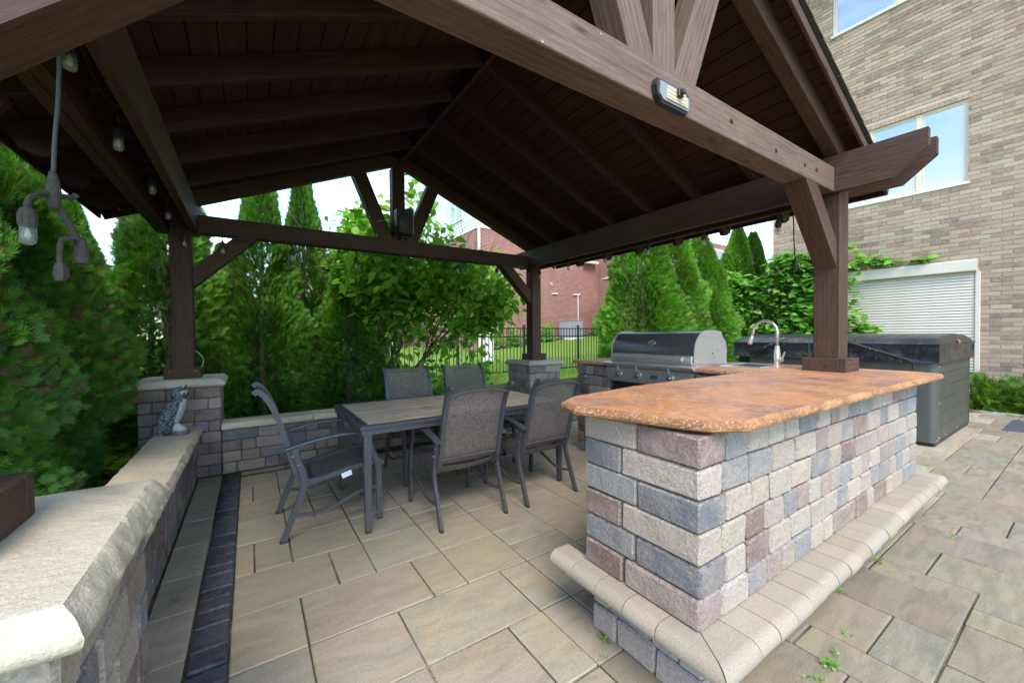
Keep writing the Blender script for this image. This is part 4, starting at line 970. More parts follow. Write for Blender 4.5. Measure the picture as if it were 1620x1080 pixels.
# sink and faucet
sk = thing('sink', (3.80, 1.80, 1.05), 'small stainless drop-in sink in the counter right of the grill', 'sink')
b = B(); x0, x1, y0, y1 = 3.58, 4.0, 1.62, 1.97
L1 = [(x0, y0), (x1, y0), (x1, y1), (x0, y1)]; ins = lambda o: [(x0+o, y0+o), (x1-o, y0+o), (x1-o, y1-o), (x0+o, y1-o)]
lv = [(0, 1.0515), (.004, 1.058), (.03, 1.058), (.034, 1.054), (.05, 1.0535)]; vs = [(*p, z) for o, z in lv for p in ins(o)]
b.add(vs, [(i*4+q, i*4+(q+1) % 4, (i+1)*4+(q+1) % 4, (i+1)*4+q) for i in range(4) for q in range(4)]+[(16, 17, 18, 19)]); b.build('rim', M_steel, sk)
b = B(); b.box(x0+.055, x1-.055, y0+.055, y1-.055, 1.0536, 1.0550, .0004); b.build('basin', simple('sink_shade', (.10, .095, .085), .25, 1.), sk)
fc = thing('faucet', (3.82, 1.585, 1.05), 'brushed nickel gooseneck faucet standing beside the sink', 'faucet')
FX, FY = 3.80, 1.585
b = B(); b.lathe([(.030, 1.0505), (.030, 1.058), (.024, 1.062), (.023, 1.10), (.0265, 1.13), (.023, 1.18), (.016, 1.235)], (FX, FY, 0), 18); b.build('body', M_nickel, fc, smooth=True, sharp=40)
b = B(); pts = [(FX, FY, 1.23), (FX, FY, 1.34)]+[(FX-.0, FY+.098-.098*math.cos(t), 1.355+.098*math.sin(t)) for t in [math.pi*k/14 for k in range(15)]]+[(FX, FY+.205, 1.32)]
b.tube(pts, .0125, 12); b.build('gooseneck', M_nickel, fc, smooth=True)
b = B(); b.tube([(FX, FY+.204, 1.325), (FX, FY+.212, 1.30), (FX, FY+.222, 1.262), (FX, FY+.226, 1.245)], [.013, .016, .021, .017], 14); b.build('spray_head', M_nickel, fc, smooth=True)
b = B(); b.tube([(FX, FY, 1.115), (FX-.02, FY-.045, 1.118)], .019, 12); b.tube([(FX-.02, FY-.045, 1.12), (FX-.03, FY-.072, 1.185)], [.009, .006], 10); b.build('lever', M_nickel, fc, smooth=True, sharp=50)

# ------------------------------------------------------------------ hot tub
TB = (6.60, 8.66, 1.10, 3.35)
ht = thing('hot_tub', (7.6, 2.2, 0), 'square hot tub with grey-green plank sides behind the bar', 'hot tub')
M_tubf = simple('tub_side', (.046, .048, .037), .5, nz=(4, (.064, .066, .052)), bump=.2, bs=30)
M_tubc = simple('tub_corner', (.068, .070, .062), .5, nz=(4, (.054, .056, .050)), bump=.15, bs=20)
b = B(); b.box(TB[0]+.03, TB[1]-.03, TB[2]+.03, TB[3]-.03, .0, 1.02); b.build('shell', M_black, ht)
b = B(); b.box(TB[0]+.04, TB[1]-.04, TB[2]+.015, TB[3]-.04, .0, .05); b.build('plinth', M_rubber, ht)
def tubpanel(n, face):
    z0, z1 = .055, 1.0; h = (z1-z0)/n
    for k in range(n):
        b = B(); a, c = z0+k*h+.002, z0+(k+1)*h-.002
        if face == 'y': b.box(TB[0]+.19, TB[1]-.085, TB[2]+.006, TB[2]+.03, a, c, .004)
        else: b.box(TB[0]+.006, TB[0]+.03, TB[2]+.20, TB[3]-.20, a, c, .004)
        b.build('side_board', M_tubf, ht)
tubpanel(6, 'y'); tubpanel(6, 'x')
for (cx, sx) in ((TB[0], 1), (TB[1], -1)):
    wdx = .19 if sx > 0 else .085; b = B(); pts = []
    r = .06; pl = [(cx+sx*wdx, TB[2]), (cx+sx*wdx, TB[2]+.035), (cx+sx*.035, TB[2]+.035), (cx+sx*.035, TB[2]+.195), (cx, TB[2]+.195)]
    for k in range(7): t = math.pi/2*k/6; pl.append((cx+sx*(r-r*math.cos(t)), TB[2]+r-r*math.sin(t)))
    n = len(pl); b.add([(x, y, z) for z in (.045, 1.005) for x, y in pl], [(q, (q+1) % n, n+(q+1) % n, n+q) for q in range(n)]+[tuple(range(n)), tuple(range(2*n-1, n-1, -1))]); cp = b.build('corner_post', M_tubc, ht, smooth=True, sharp=40)
    b = B()
    for z in (.09, .5, .93): b.lathe([(.011, 0), (.008, -.004)], (cx+sx*(wdx-.02), TB[2]-.0005, z), 8, 'y')
    if sx > 0: b.lathe([(.011, 0), (.008, -.004)], (cx+.08, TB[2]-.0005, .07), 8, 'y')
    b.build('screw', M_screw, cp)
b = B()
for x in (7.15, 7.8): b.lathe([(.011, 0), (.008, -.004)], (x, TB[2]+.0055, .075), 8, 'y')
b.build('screw', M_screw, ht)
def mk_vinyl():
    m = Mt('black_vinyl', .28, spec=.6); v = m.coord('Object'); m.col(m.mix(m.ramp(m.noise(v, 3, 4), [(.4, 0.), (.7, 1.)]), (.012, .013, .015), (.030, .031, .032)))
    q = m.bump(m.noise(v, 5, 4, .55, 1.8), .8, .03); m.bump(m.noise(v, 150, 2), .15, .002, q); return m.m
M_vinyl = mk_vinyl()
cv = thing('hot_tub_cover', (7.6, 2.2, 1.0), 'folding black vinyl cover lying on the hot tub', 'tub cover')
def cover_half(y0, y1, name):
    nx, ny = 26, 30; x0, x1 = TB[0]-.03, TB[1]+.03; vs = []
    def H(u, v):
        e = min(u, 1-u)*(x1-x0); q = min(v, 1-v)*(y1-y0); r = .12
        k = min(1, e/r); k = math.sqrt(max(0, 1-(1-k)**2)); k2 = min(1, q/.06); k2 = math.sqrt(max(0, 1-(1-k2)**2))
        rib = -.02*max(0, math.cos(v*(y1-y0)*2*math.pi/.19))**12
        return 1.19+(.045+.085*math.sin(math.pi*u)**.6)*k*k2+rib*k*k2+.003
    b = B()
    for j in range(ny*2+1):
        for i in range(nx+1): u, v = i/nx, j/(ny*2); vs.append((x0+(x1-x0)*u, y0+(y1-y0)*v, H(u, v)))
    NX_ = nx+1; b.add(vs, [(j*NX_+i, j*NX_+i+1, (j+1)*NX_+i+1, (j+1)*NX_+i) for j in range(ny*2) for i in range(nx)]); b.build(name, M_vinyl, cv, smooth=True)
YM = (TB[2]+TB[3])/2
cover_half(TB[2]-.03, YM-.004, 'cover_panel'); cover_half(YM+.004, TB[3]+.03, 'cover_panel')
for (a0, a1, fx) in (('x', TB[0]-.033, 0), ('y', TB[2]-.033, 0), ('X', TB[1]+.03, 0)):   # hanging skirts, wrinkled
    b = B(); vs = []; n = 60; lo, hi = (TB[2]-.03, TB[3]+.03) if a0 in 'xX' else (TB[0]-.03, TB[1]+.03)
    for k in range(9):
        z = 1.195-.215*k/8
        for i in range(n+1):
            t = lo+(hi-lo)*i/n; o = .022*math.sin(math.pi*k/8)*mn.noise(Vector((t*2.6, k*.22, 5.1)))+.008*mn.noise(Vector((t*9, k*.5, 1)))*(k/8)
            o -= .012*math.sin(math.pi*k/8)
            vs.append((a1-(-o if a0 == 'X' else o) if a0 in 'xX' else t, t if a0 in 'xX' else a1-o, z))
    b.add(vs, [(k*(n+1)+i, k*(n+1)+i+1, (k+1)*(n+1)+i+1, (k+1)*(n+1)+i) for k in range(8) for i in range(n)]); b.build('skirt', M_vinyl, cv, smooth=True)
b = B(); b.tube([(TB[0]-.035, TB[2]-.035, 1.20), (TB[1]+.035, TB[2]-.035, 1.20)], .008, 6); b.tube([(TB[0]-.036, TB[2]-.036, 1.20), (TB[0]-.036, TB[3]+.03, 1.20)], .008, 6); b.build('piping', M_vinyl, cv)
b = B(); vs = [(7.55, 1.060, 1.185), (7.66, 1.060, 1.185), (7.55, 1.058, 1.225), (7.66, 1.058, 1.225), (7.55, 1.12, 1.275), (7.66, 1.12, 1.275)]; b.add(vs, [(0, 1, 3, 2), (2, 3, 5, 4)]); b.build('leather_patch', simple('tan_patch', (.33, .13, .07), .6), cv)
for y in (YM-.10, YM+.10):
    b = B(); b.box(TB[0]-.062, TB[0]-.056, y-.014, y+.014, .98, 1.20); b.box(TB[0]-.072, TB[0]-.058, y-.026, y+.026, 1.0, 1.07, .004); b.build('strap', M_rubber, cv)
lf = thing('cover_lifter', (6.5, 1.9, 1.2), 'black tubular lifter arm running down the side of the hot tub cover', 'lifter arm', 'hot tub cover lifter arms')
b = B(); b.tube([(6.53, 1.94, 1.235), (6.52, 1.30, 1.005)], .020, 10); b.lathe([(.006, 0), (.005, -.004)], (6.50, 1.60, 1.115), 8, 'x'); b.build('arm', M_black, lf, smooth=True, sharp=50)
b = B()
for y in (1.60, 1.66): b.lathe([(.009, 0), (.007, -.004)], (6.505, y, 1.117+(y-1.6)*.36), 8, 'x')
b.build('bolt', M_screw, lf)
lf2 = thing('cover_lifter', (6.5, 2.9, 1.2), 'black tubular lifter arm slanting behind the gooseneck faucet', 'lifter arm', 'hot tub cover lifter arms')
b = B(); b.tube([(6.53, 2.62, 1.27), (6.52, 3.10, 1.02)], .020, 10); b.build('arm', M_black, lf2, smooth=True)
b = B()
for y in (2.80, 2.88): b.lathe([(.009, 0), (.007, -.004)], (6.505, y, 1.175-(y-2.8)*.52), 8, 'x')
b.build('bolt', M_screw, lf2)

# ------------------------------------------------------------------ brick house on the right (wall faces -X)
HX = 11.0; HY0, HY1, HZ = -7.5, 4.68, 9.6
hs = thing('brick_house', (HX, 0, 0), 'tall tan and brown brick house with cream windows and a roller shutter', 'house')
b = B()
WIN = [(1.455, 3.35, 4.09, 5.60), (1.62, 3.49, 7.96, 9.4)]       # y0 y1 z0 z1 openings
OP = WIN+[(1.30, 3.60, .62, 2.62)]
# wall backing around the openings
ysplit = sorted({HY0, HY1, *[o[0] for o in OP], *[o[1] for o in OP]}); zsplit = sorted({-.1, HZ, *[o[2] for o in OP], *[o[3] for o in OP]})
for a, c in zip(ysplit[:-1], ysplit[1:]):
    for d, e in zip(zsplit[:-1], zsplit[1:]):
        if not any(o[0] <= (a+c)/2 <= o[1] and o[2] <= (d+e)/2 <= o[3] for o in WIN): b.box(HX+.005, HX+.25, a, c, d, e)
b.box(HX+.26, HX+8, HY0, HY1-.02, -.1, HZ-.02); b.build('wall', simple('brick_mortar', (.50, .42, .31), .95, nz=(60, (.42, .35, .26)), bump=.5), hs)
BW = [(.46, .36, .25), (.52, .42, .29), (.42, .32, .225), (.34, .235, .165), (.30, .19, .135), (.40, .275, .19), (.48, .37, .25), (.44, .335, .25), (.53, .43, .31), (.19, .155, .13), (.26, .21, .17)]
hb = random.Random(3); bl, bh = .25, .0788; bricks = []
def clip_iv(a, c, z0, z1):
    iv = [(a, c)]
    for o in OP:
        ext = .105 if o in WIN else 0
        if z1 > o[2]+.004 and z0 < o[3]+ext:
            nv = []
            for p, q in iv:
                if q <= o[0] or p >= o[1]: nv.append((p, q)); continue
                if p < o[0]: nv.append((p, o[0]))
                if q > o[1]: nv.append((o[1], q))
            iv = nv
    return iv
r = 0; z = 0.
while z < HZ:
    y = HY1-(0 if r % 2 else bl/2)
    first = True; y = HY1
    while y > -1.4:
        L_ = bl/2 if (first and r % 2) else bl; first = False
        for a, c in clip_iv(y-L_+.005, y-.005, z, z+bh):
            if c-a > .02: bricks.append((a, c, z+.005, z+bh-.005))
        y -= L_
    z += bh; r += 1
for o in WIN:
    y = o[0]
    while y < o[1]-.03: bricks.append((y+.004, y+.071-.004, o[3]+.004, o[3]+.098)); y += .0761
def scr(x, y, z):
    d = Vector((x, y, z-1.35)); wz = d.dot(_f); return (810+625.5*d.dot(_r)/wz, 540-625.5*d.dot(_u)/wz, wz)
sc_ = []
for i, q in enumerate(bricks):
    px, py, wz = scr(HX, (q[0]+q[1])/2, (q[2]+q[3])/2)
    ok = 1340 < px < 1618 and 0 < py < 620 and not (px < 1545 and 408 < py < 700) and not(px < 1490 and 205 < py < 330)
    sc_.append((0 if ok and (q[1]-q[0]) > .2 else 1, -(q[1]-q[0])*11/wz**2, i))
sc_.sort(); big = {i for k, _, i in sc_[:290] if k == 0}
bm_full = B(); bm_full.box(-.010, .012, -.120, .120, -.0344, .0344, .0015, .0004, hb); me0 = None
restb, restc = [], []
for i, q in enumerate(bricks):
    c = hb.choice(BW[:9] if hb.random() < .85 else BW[9:]); c = tuple(v*.82 for v in lerp3(jcol(c, hb, .1), (.31, .215, .145), .25))
    if i in big:
        if me0 is None: ob = bm_full.build('brick', M_brickobj, hs); me0 = ob.data
        else: ob = bpy.data.objects.new('brick', me0); link(ob, hs)
        Mx = Matrix.Translation((HX+.0045+hb.uniform(-.003, .0025), (q[0]+q[1])/2, (q[2]+q[3])/2)); ob.matrix_basis = Mx; W[ob.name] = Mx; ob.color = (*c, 1); ob.scale = (1, (q[1]-q[0])/.24, 1)
    else: restb.append((HX-.0055+hb.uniform(-.003, .0025), HX+.02, *q)); restc.append(c if q[3]-q[2] < .08 else jcol((.34, .24, .17), hb, .2))
boxes_mass('brick_mass', restb, restc, M_brickattr, hs)
def mk_pane():
    m = Mt('window_glass', .03, spec=.9); m.col((.24, .27, .28)); m.b.inputs['Coat Weight'].default_value = 0
    gl_ = m.t.nodes.new('ShaderNodeBsdfGlossy'); gl_.inputs['Color'].default_value = (.50, .56, .60, 1); gl_.inputs['Roughness'].default_value = .02
    ms = m.t.nodes.new('ShaderNodeMixShader'); ms.inputs[0].default_value = .5; m.L(m.b.outputs[0], ms.inputs[1]); m.L(gl_.outputs[0], ms.inputs[2]); m.L(ms.outputs[0], m.out.inputs[0]); return m.m
M_pane = mk_pane()
M_blind = simple('window_blind', (.62, .64, .64), .7)
def window(parent, y0, y1, z0, z1, mull, x=HX, mat=None, dep=.05):
    mat = mat or M_cream; f = B(); t = .035; xf = x+.035
    f.box(xf, xf+dep, y0, y0+t, z0, z1, .003); f.box(xf, xf+dep, y1-t, y1, z0, z1, .003); f.box(xf+.001, xf+dep, y0+t, y1-t, z1-t, z1, .003); f.box(xf+.001, xf+dep, y0+t, y1-t, z0, z0+t, .003)
    for mu in mull: f.box(xf-.002, xf+dep, mu-.045, mu+.045, z0+t+.001, z1-t-.001, .003)
    wf = f.build('window', mat, parent); ed = [y0+t]+[k for mu in mull for k in (mu-.045, mu+.045)]+[y1-t]
    for a, c in zip(ed[::2], ed[1::2]):
        s_ = B(); q = .03; s_.box(xf+.012, xf+.04, a+.001, a+q, z0+t+.001, z1-t-.001, .003); s_.box(xf+.012, xf+.04, c-q, c-.001, z0+t+.001, z1-t-.001, .003); s_.box(xf+.013, xf+.04, a+q, c-q, z0+t+.001, z0+t+q, .003); s_.box(xf+.013, xf+.04, a+q, c-q, z1-t-q, z1-t-.001, .003)
        s_.build('sash', mat, wf)
        p = B(); p.box(xf+.024, xf+.030, a+q-.004, c-q+.004, z0+t+q-.004, z1-t-q+.004); p.build('pane', M_pane, wf)
    s_ = B(); s_.box(x-.03, x+.06, y0-.025, y1+.025, z0-.05, z0-.001, .004); s_.build('sill', mat, wf)
    bk = B(); bk.box(x+.12, x+.13, y0, y1, z0, z1); bk.build('blind', M_blind, wf)
    return wf
window(hs, WIN[0][0], WIN[0][1], WIN[0][2], WIN[0][3], [2.10, 2.84])
window(hs, WIN[1][0], WIN[1][1], WIN[1][2], WIN[1][3], [2.42])
b = B(); b.box(HX-.06, HX+.30, HY1, HY1+.10, -.1, HZ); b.build('corner_board', M_white, hs)
b = B(); b.box(HX-.6, HX+8, HY0, HY1+.5, HZ, HZ+.25); b.build('roof_eave', M_white, hs)
rs = thing('roller_shutter', (HX-.08, 2.4, .62), 'cream roller shutter closed over the ground floor opening of the brick house', 'shutter')
b = B(); prism_xz = [(HX-.145, 2.43), (HX-.155, 2.445), (HX-.155, 2.62), (HX-.14, 2.645), (HX-.012, 2.66), (HX-.012, 2.43)]; prism_along_y(b, prism_xz, 1.325, 3.62); b.build('shutter_box', M_cream, rs)
for y0, y1 in ((1.285, 1.345), (3.56, 3.62)):
    b = B(); b.box(HX-.075, HX-.012, y0, y1, .60, 2.428, .004); b.build('guide_rail', M_cream, rs)
ns = 33; h = (2.43-.64)/ns
b = B(); b.box(-.008, .006, -1.106, 1.106, -h/2+.004, h/2, .003); first = None
for k in range(ns):
    Mx = Matrix.Translation((HX-.045, 2.452, .64+(k+.5)*h)) @ Matrix.Rotation(R_(16), 4, 'Y')
    if first is None: ob = b.build('slat', M_cream, rs); first = ob.data
    else: ob = bpy.data.objects.new('slat', first); link(ob, rs)
    ob.matrix_basis = Mx
b = B(); b.box(HX-.036, HX-.03, 1.3, 3.6, .62, 2.43); b.build('slat_backing', simple('slat_gap', (.2, .19, .16), .8), rs)
b = B(); b.box(HX-.06, HX-.012, 1.345, 3.56, .60, .636, .004); b.build('bottom_bar', M_cream, rs)

# ------------------------------------------------------------------ neighbour's red brick house
def mk_brickfar(name, rotz):
    m = Mt(name, .9, spec=.2); v = m.coord('Object', (1, 1, 1)); sep = m.t.nodes.new('ShaderNodeSeparateXYZ'); m.L(v, sep.inputs[0]); cb = m.t.nodes.new('ShaderNodeCombineXYZ')
    m.L(sep.outputs[1 if rotz else 0], cb.inputs[0]); m.L(sep.outputs[2], cb.inputs[1])
    bt = m.t.nodes.new('ShaderNodeTexBrick'); bt.inputs['Scale'].default_value = 1.; bt.inputs['Brick Width'].default_value = .213; bt.inputs['Row Height'].default_value = .0735; bt.inputs['Mortar Size'].default_value = .0062
    bt.inputs['Color1'].default_value = (.27, .105, .078, 1); bt.inputs['Color2'].default_value = (.21, .08, .06, 1); bt.inputs['Mortar'].default_value = (.42, .33, .27, 1); bt.offset = .5; m.L(cb.outputs[0], bt.inputs['Vector'])
    m.col(m.mix(1., bt.outputs[0], m.ramp(m.noise(v, 1.3, 4), [(.3, .88), (.7, 1.1)]), 'MULTIPLY')); m.bump(bt.outputs['Fac'], -.4, .01); return m.m
NX0, NY, NXE = 9.88, 18.0, 18.5; ZBR = 6.90
nb_ = thing('neighbour_house', (NX0, NY, .2), 'two storey red brick house with white siding beyond the lawn', 'house')
b = B(); b.box(NX0+.2, 30, NY+.05, 40, -1, ZBR); b.build('core', M_mortar, nb_)
b = B(); b.box(NX0, NXE, NY, NY+.2, -1, ZBR-.001); b.build('front_wall', mk_brickfar('red_brick_front', False), nb_)
b = B(); b.box(NX0-.001, NX0+.19, NY+.201, 40, -1, ZBR-.001); b.build('side_wall', mk_brickfar('red_brick_side', True), nb_)
b = B(); b.box(NXE+.001, NXE+.2, 13.5, NY+.199, -1, ZBR-.002); b.box(NXE+.201, 30, 13.5, 13.7, -1, ZBR-.002); b.build('return_wall', bpy.data.materials['red_brick_side'], nb_)
b = B(); 
for k in range(26):
    z = ZBR+k*.17
    vs = [(NX0-.035, NY-.035, z), (19, NY-.035, z), (NX0-.005, NY-.005, z+.17), (19, NY-.005, z+.17)]; b.add(vs, [(0, 1, 3, 2)]); b.add([(NX0-.005, NY-.005, z), (19, NY-.005, z), (19, NY-.035, z), (NX0-.035, NY-.035, z)], [(0, 1, 2, 3)])
    vs = [(NX0-.035, NY-.035, z), (NX0-.035, 40, z), (NX0-.005, NY-.005, z+.17), (NX0-.005, 40, z+.17)]; b.add(vs, [(0, 1, 3, 2)]); b.add([(NX0-.005, NY, z), (NX0-.005, 40, z), (NX0-.035, 40, z), (NX0-.035, NY, z)], [(0, 1, 2, 3)])
sd_ = b.build('siding', simple('white_siding', (.66, .66, .65), .6), nb_); sd_['kind'] = 'stuff'
b = B(); b.box(NX0+.02, NX0+8, NY+.02, 40, ZBR, ZBR+4.4); b.build('upper_core', M_white, nb_)
b = B(); b.box(NX0-.045, NX0+.06, NY-.045, NY+.06, ZBR-.03, ZBR+4.4); b.build('corner_trim', M_white, nb_)
b = B(); b.box(NX0-.05, NX0+.07, NY-.10, NY-.02, -.2, ZBR+4.2, .01); b.build('downspout', M_white, nb_)
window(nb_, 19.75, 21.35, 7.75, 8.95, [20.55], x=NX0-.10, mat=M_white)
window(nb_, 19.4, 21.4, 3.2, 5.1, [20.4], x=NX0-.10, mat=M_white)
b = B(); b.box(NX0-.06, NX0-.002, 19.2, 21.6, 5.2, 5.6); b.build('lintel', bpy.data.materials['red_brick_side'], nb_)
b = B(); b.box(14.6, 14.75, NY-.06, NY, 4.2, 4.4); b.build('vent_box', simple('vent_grey', (.35, .33, .32), .6), nb_)
for x0, x1, z in ((14.7, 15.15, 3.72), (16.35, 16.95, 3.75)):
    b = B(); b.tube([(x0, NY-.05, z), (x1, NY-.05, z+.03)], .035, 8); b.build('vent_pipe', M_white, nb_)
b = B(); b.tube([(16.75, NY-.05, 3.74), (16.75, NY-.05, 1.6)], .025, 8); b.build('vent_pipe', M_white, nb_)
b = B(); b.box(17.1, 18.2, NY-.4, NY-.02, 5.7, 5.85); b.build('awning', M_cream, nb_)
ac = thing('air_conditioner', (15.3, 17.2, 1.2), 'grey outdoor air conditioning unit beside the red brick wall', 'air conditioner'); zc = gh(15.3, 17.)
b = B(); b.box(14.85, 15.85, 16.6, 17.5, zc, zc+.98, .02); bd_ = b.build('casing', simple('ac_grey', (.30, .31, .33), .5), ac)
b = B()
for k in range(12): b.box(14.87+k*.083, 14.89+k*.083, 16.585, 16.599, zc+.08, zc+.9)
b.box(14.83, 15.87, 16.58, 17.52, zc+.93, zc+1.0, .01); b.box(14.83, 15.87, 16.58, 17.52, zc+.02, zc+.07, .01); b.build('louvre', simple('ac_louvre', (.20, .21, .22), .5), ac)['kind'] = 'stuff'
b = B(); b.box(14.7, 16.0, 16.45, 17.6, zc-.2, zc); b.build('pad', M_ledge, ac)
um = thing('utility_pedestal', (8.6, 15.5, .6), 'white utility pedestal standing on the lawn behind the fence', 'pedestal'); zc = gh(7.6, 13.2)
b = B(); b.box(-.16, .16, -.12, .12, -.1, 1.55, .02); ps = b.build('cabinet', M_white, um, Matrix.Translation((7.30, 12.6, zc)))
b = B(); b.lathe([(.16, 0), (.15, .05), (.09, .10), (.01, .12)], (0, 0, 0), 12); b.build('cap', M_white, um, Matrix.Translation((7.30, 12.6, zc+1.55)), smooth=True)
mb = thing('electric_meter', (10.7, 17.9, 1.2), 'grey electric meter box mounted on the red brick wall', 'meter box')
b = B(); b.box(10.6, 10.95, 17.82, 17.99, 1.55, 2.25, .015); b.build('box', simple('meter_grey', (.42, .43, .44), .5), mb); b = B(); b.lathe([(.09, 0), (.08, -.08), (.03, -.10)], (10.78, 17.82, 2.0), 14, 'y'); b.build('dial_cover', M_white, mb)
rh_ = thing('distant_house', (15, 9.3, 0), 'tan brick house with a low grey roof far behind the tall evergreens', 'house')
b = B(); b.box(17.5, 26, 9.0, 16, 0, 4.6); b.build('wall', simple('tan_far_brick', (.33, .25, .19), .9), rh_)
b = B(); b.add([(17., 8.6, 4.5), (26.5, 8.6, 4.5), (26.5, 16.4, 4.5), (17., 16.4, 4.5), (20, 12.5, 6.2), (24, 12.5, 6.2)], [(0, 1, 5, 4), (1, 2, 5), (2, 3, 4, 5), (3, 0, 4), (0, 3, 2, 1)]); b.build('roof', simple('far_shingle', (.30, .27, .24), .9), rh_)
b = B(); b.box(16.95, 26.55, 8.55, 8.6, 4.3, 4.55); b.build('gutter', M_white, rh_)
yh = thing('yellow_house', (-4, 22, 0), 'pale yellow sided house glimpsed between the evergreens', 'house')
b = B(); b.box(1.5, 8.0, 26, 34, -.5, 5.2); b.build('wall', simple('pale_yellow_siding', (.62, .53, .33), .7), yh)
b = B(); b.add([(1., 25.5, 5.1), (8.5, 25.5, 5.1), (8.5, 34.5, 5.1), (1., 34.5, 5.1), (4.7, 29, 7.4), (4.8, 31, 7.4)], [(0, 1, 4), (1, 2, 5, 4), (2, 3, 5), (3, 0, 4, 5), (0, 3, 2, 1)]); b.build('roof', bpy.data.materials['far_shingle'], yh)
window(yh, 28, 29.4, 2.2, 3.8, [28.7], x=1.4, mat=M_white)

# ------------------------------------------------------------------ iron fence
def fence(p0, p1, label, n_posts, group='black metal picket fences'):
    t = thing('metal_fence', (p0[0], p0[1], gh(*p0)), label, 'fence', group); p0, p1 = Vector(p0), Vector(p1); d = p1-p0; L_ = d.length; d.normalize(); nrm = Vector((-d.y, d.x))
    ang = math.atan2(d.y, d.x); sec = L_/(n_posts-1); pk = B(); pk.box(-.008, .008, -.008, .008, 0, 1.16); pm = None
    for k in range(n_posts):
        p = p0+d*sec*k; z = gh(p.x, p.y); b = B(); b.box(-.03, .03, -.03, .03, -.1, 1.32, .004); po = b.build('post', M_black, t, Matrix.Translation((p.x, p.y, z)) @ Matrix.Rotation(ang, 4, 'Z'))
        b = B(); b.box(-.036, .036, -.036, .036, 1.32, 1.34, .006); b.build('post_cap', M_black, po, Matrix.Translation((p.x, p.y, z)) @ Matrix.Rotation(ang, 4, 'Z'))
        if k == n_posts-1: break
        q = p0+d*sec*(k+1); z2 = gh(q.x, q.y)
        for h in (.10, 1.02, 1.24): 
            r_ = beam('rail', (p.x+d.x*.03, p.y+d.y*.03, z+h), (q.x-d.x*.03, q.y-d.y*.03, z2+h), .028, .028, M_black, t, c=0)
        m = int(sec/.105)
        for i in range(1, m):
            f = i/m; x, y = p.x+(q.x-p.x)*f, p.y+(q.y-p.y)*f; zz = z+(z2-z)*f
            if pm is None: ob = pk.build('picket', M_black, t); pm = ob.data
            else: ob = bpy.data.objects.new('picket', pm); link(ob, t)
            ob.matrix_basis = Matrix.Translation((x, y, zz+.075))
fence((.25, 8.75), (14.08, 8.75), 'black metal picket fence crossing the lawn behind the far pillar', 8)
fence((-3.2, 9.4), (-3.2, 1.0), 'black metal picket fence hidden behind the left evergreens', 5)

# ------------------------------------------------------------------ vegetation
def leafmesh(name, tv, tf, P, X, Y, Z, S, rndv, mat, parent=None, world=None):
    """instances template (k,3)/(faces) at P with axes X,Y,Z (N,3) and size S, per-instance 'rnd' value -> one mesh"""
    N = len(P); tv = np.asarray(tv, dtype=np.float32); k = len(tv)
    V = (P[:, None, :] + S[:, None, None]*(tv[None, :, 0:1]*X[:, None, :] + tv[None, :, 1:2]*Y[:, None, :] + tv[None, :, 2:3]*Z[:, None, :])).reshape(-1, 3)
    tf = np.asarray(tf, dtype=np.int32); nf, fv = tf.shape; F = (tf[None]+k*np.arange(N, dtype=np.int32)[:, None, None]).reshape(-1, fv)
    me = bpy.data.meshes.new(name); me.vertices.add(len(V)); me.vertices.foreach_set('co', V.astype(np.float32).ravel()); me.loops.add(F.size); me.loops.foreach_set('vertex_index', F.ravel())
    me.polygons.add(len(F)); me.polygons.foreach_set('loop_start', np.arange(0, F.size, fv, dtype=np.int32)); me.update()
    a = me.attributes.new('rnd', 'FLOAT', 'POINT'); a.data.foreach_set('value', np.repeat(rndv.astype(np.float32), k)); me.materials.append(mat)
    ob = bpy.data.objects.new(name, me); link(ob, parent, world); return ob
def unit(a): return a/np.maximum(1e-6, np.linalg.norm(a, axis=-1, keepdims=True))
def spray_template(nb=5):
    """flat fan of scale-leaf fingers, x = axis, y = width"""
    v, f = [], []
    def finger(bx, by, ang, L, w, dz):
        c, s = math.cos(ang), math.sin(ang); o = len(v)
        v.extend([(bx, by, 0), (bx+c*L*.45-s*w, by+s*L*.45+c*w, dz*.5), (bx+c*L, by+s*L, dz), (bx+c*L*.45+s*w, by+s*L*.45-c*w, dz*.5)]); f.append((o, o+1, o+2, o+3))
    finger(.0, 0, 0, 1., .05, .06)
    for i in range(nb):
        t = .08+.70*i/nb; L = .55*(1-t*.6)
        for s in (-1, 1): finger(t, 0, s*(.75-.25*t), L, .040, -.05+.1*((i*7) % 3)/2)
    return v, f
ST = spray_template()
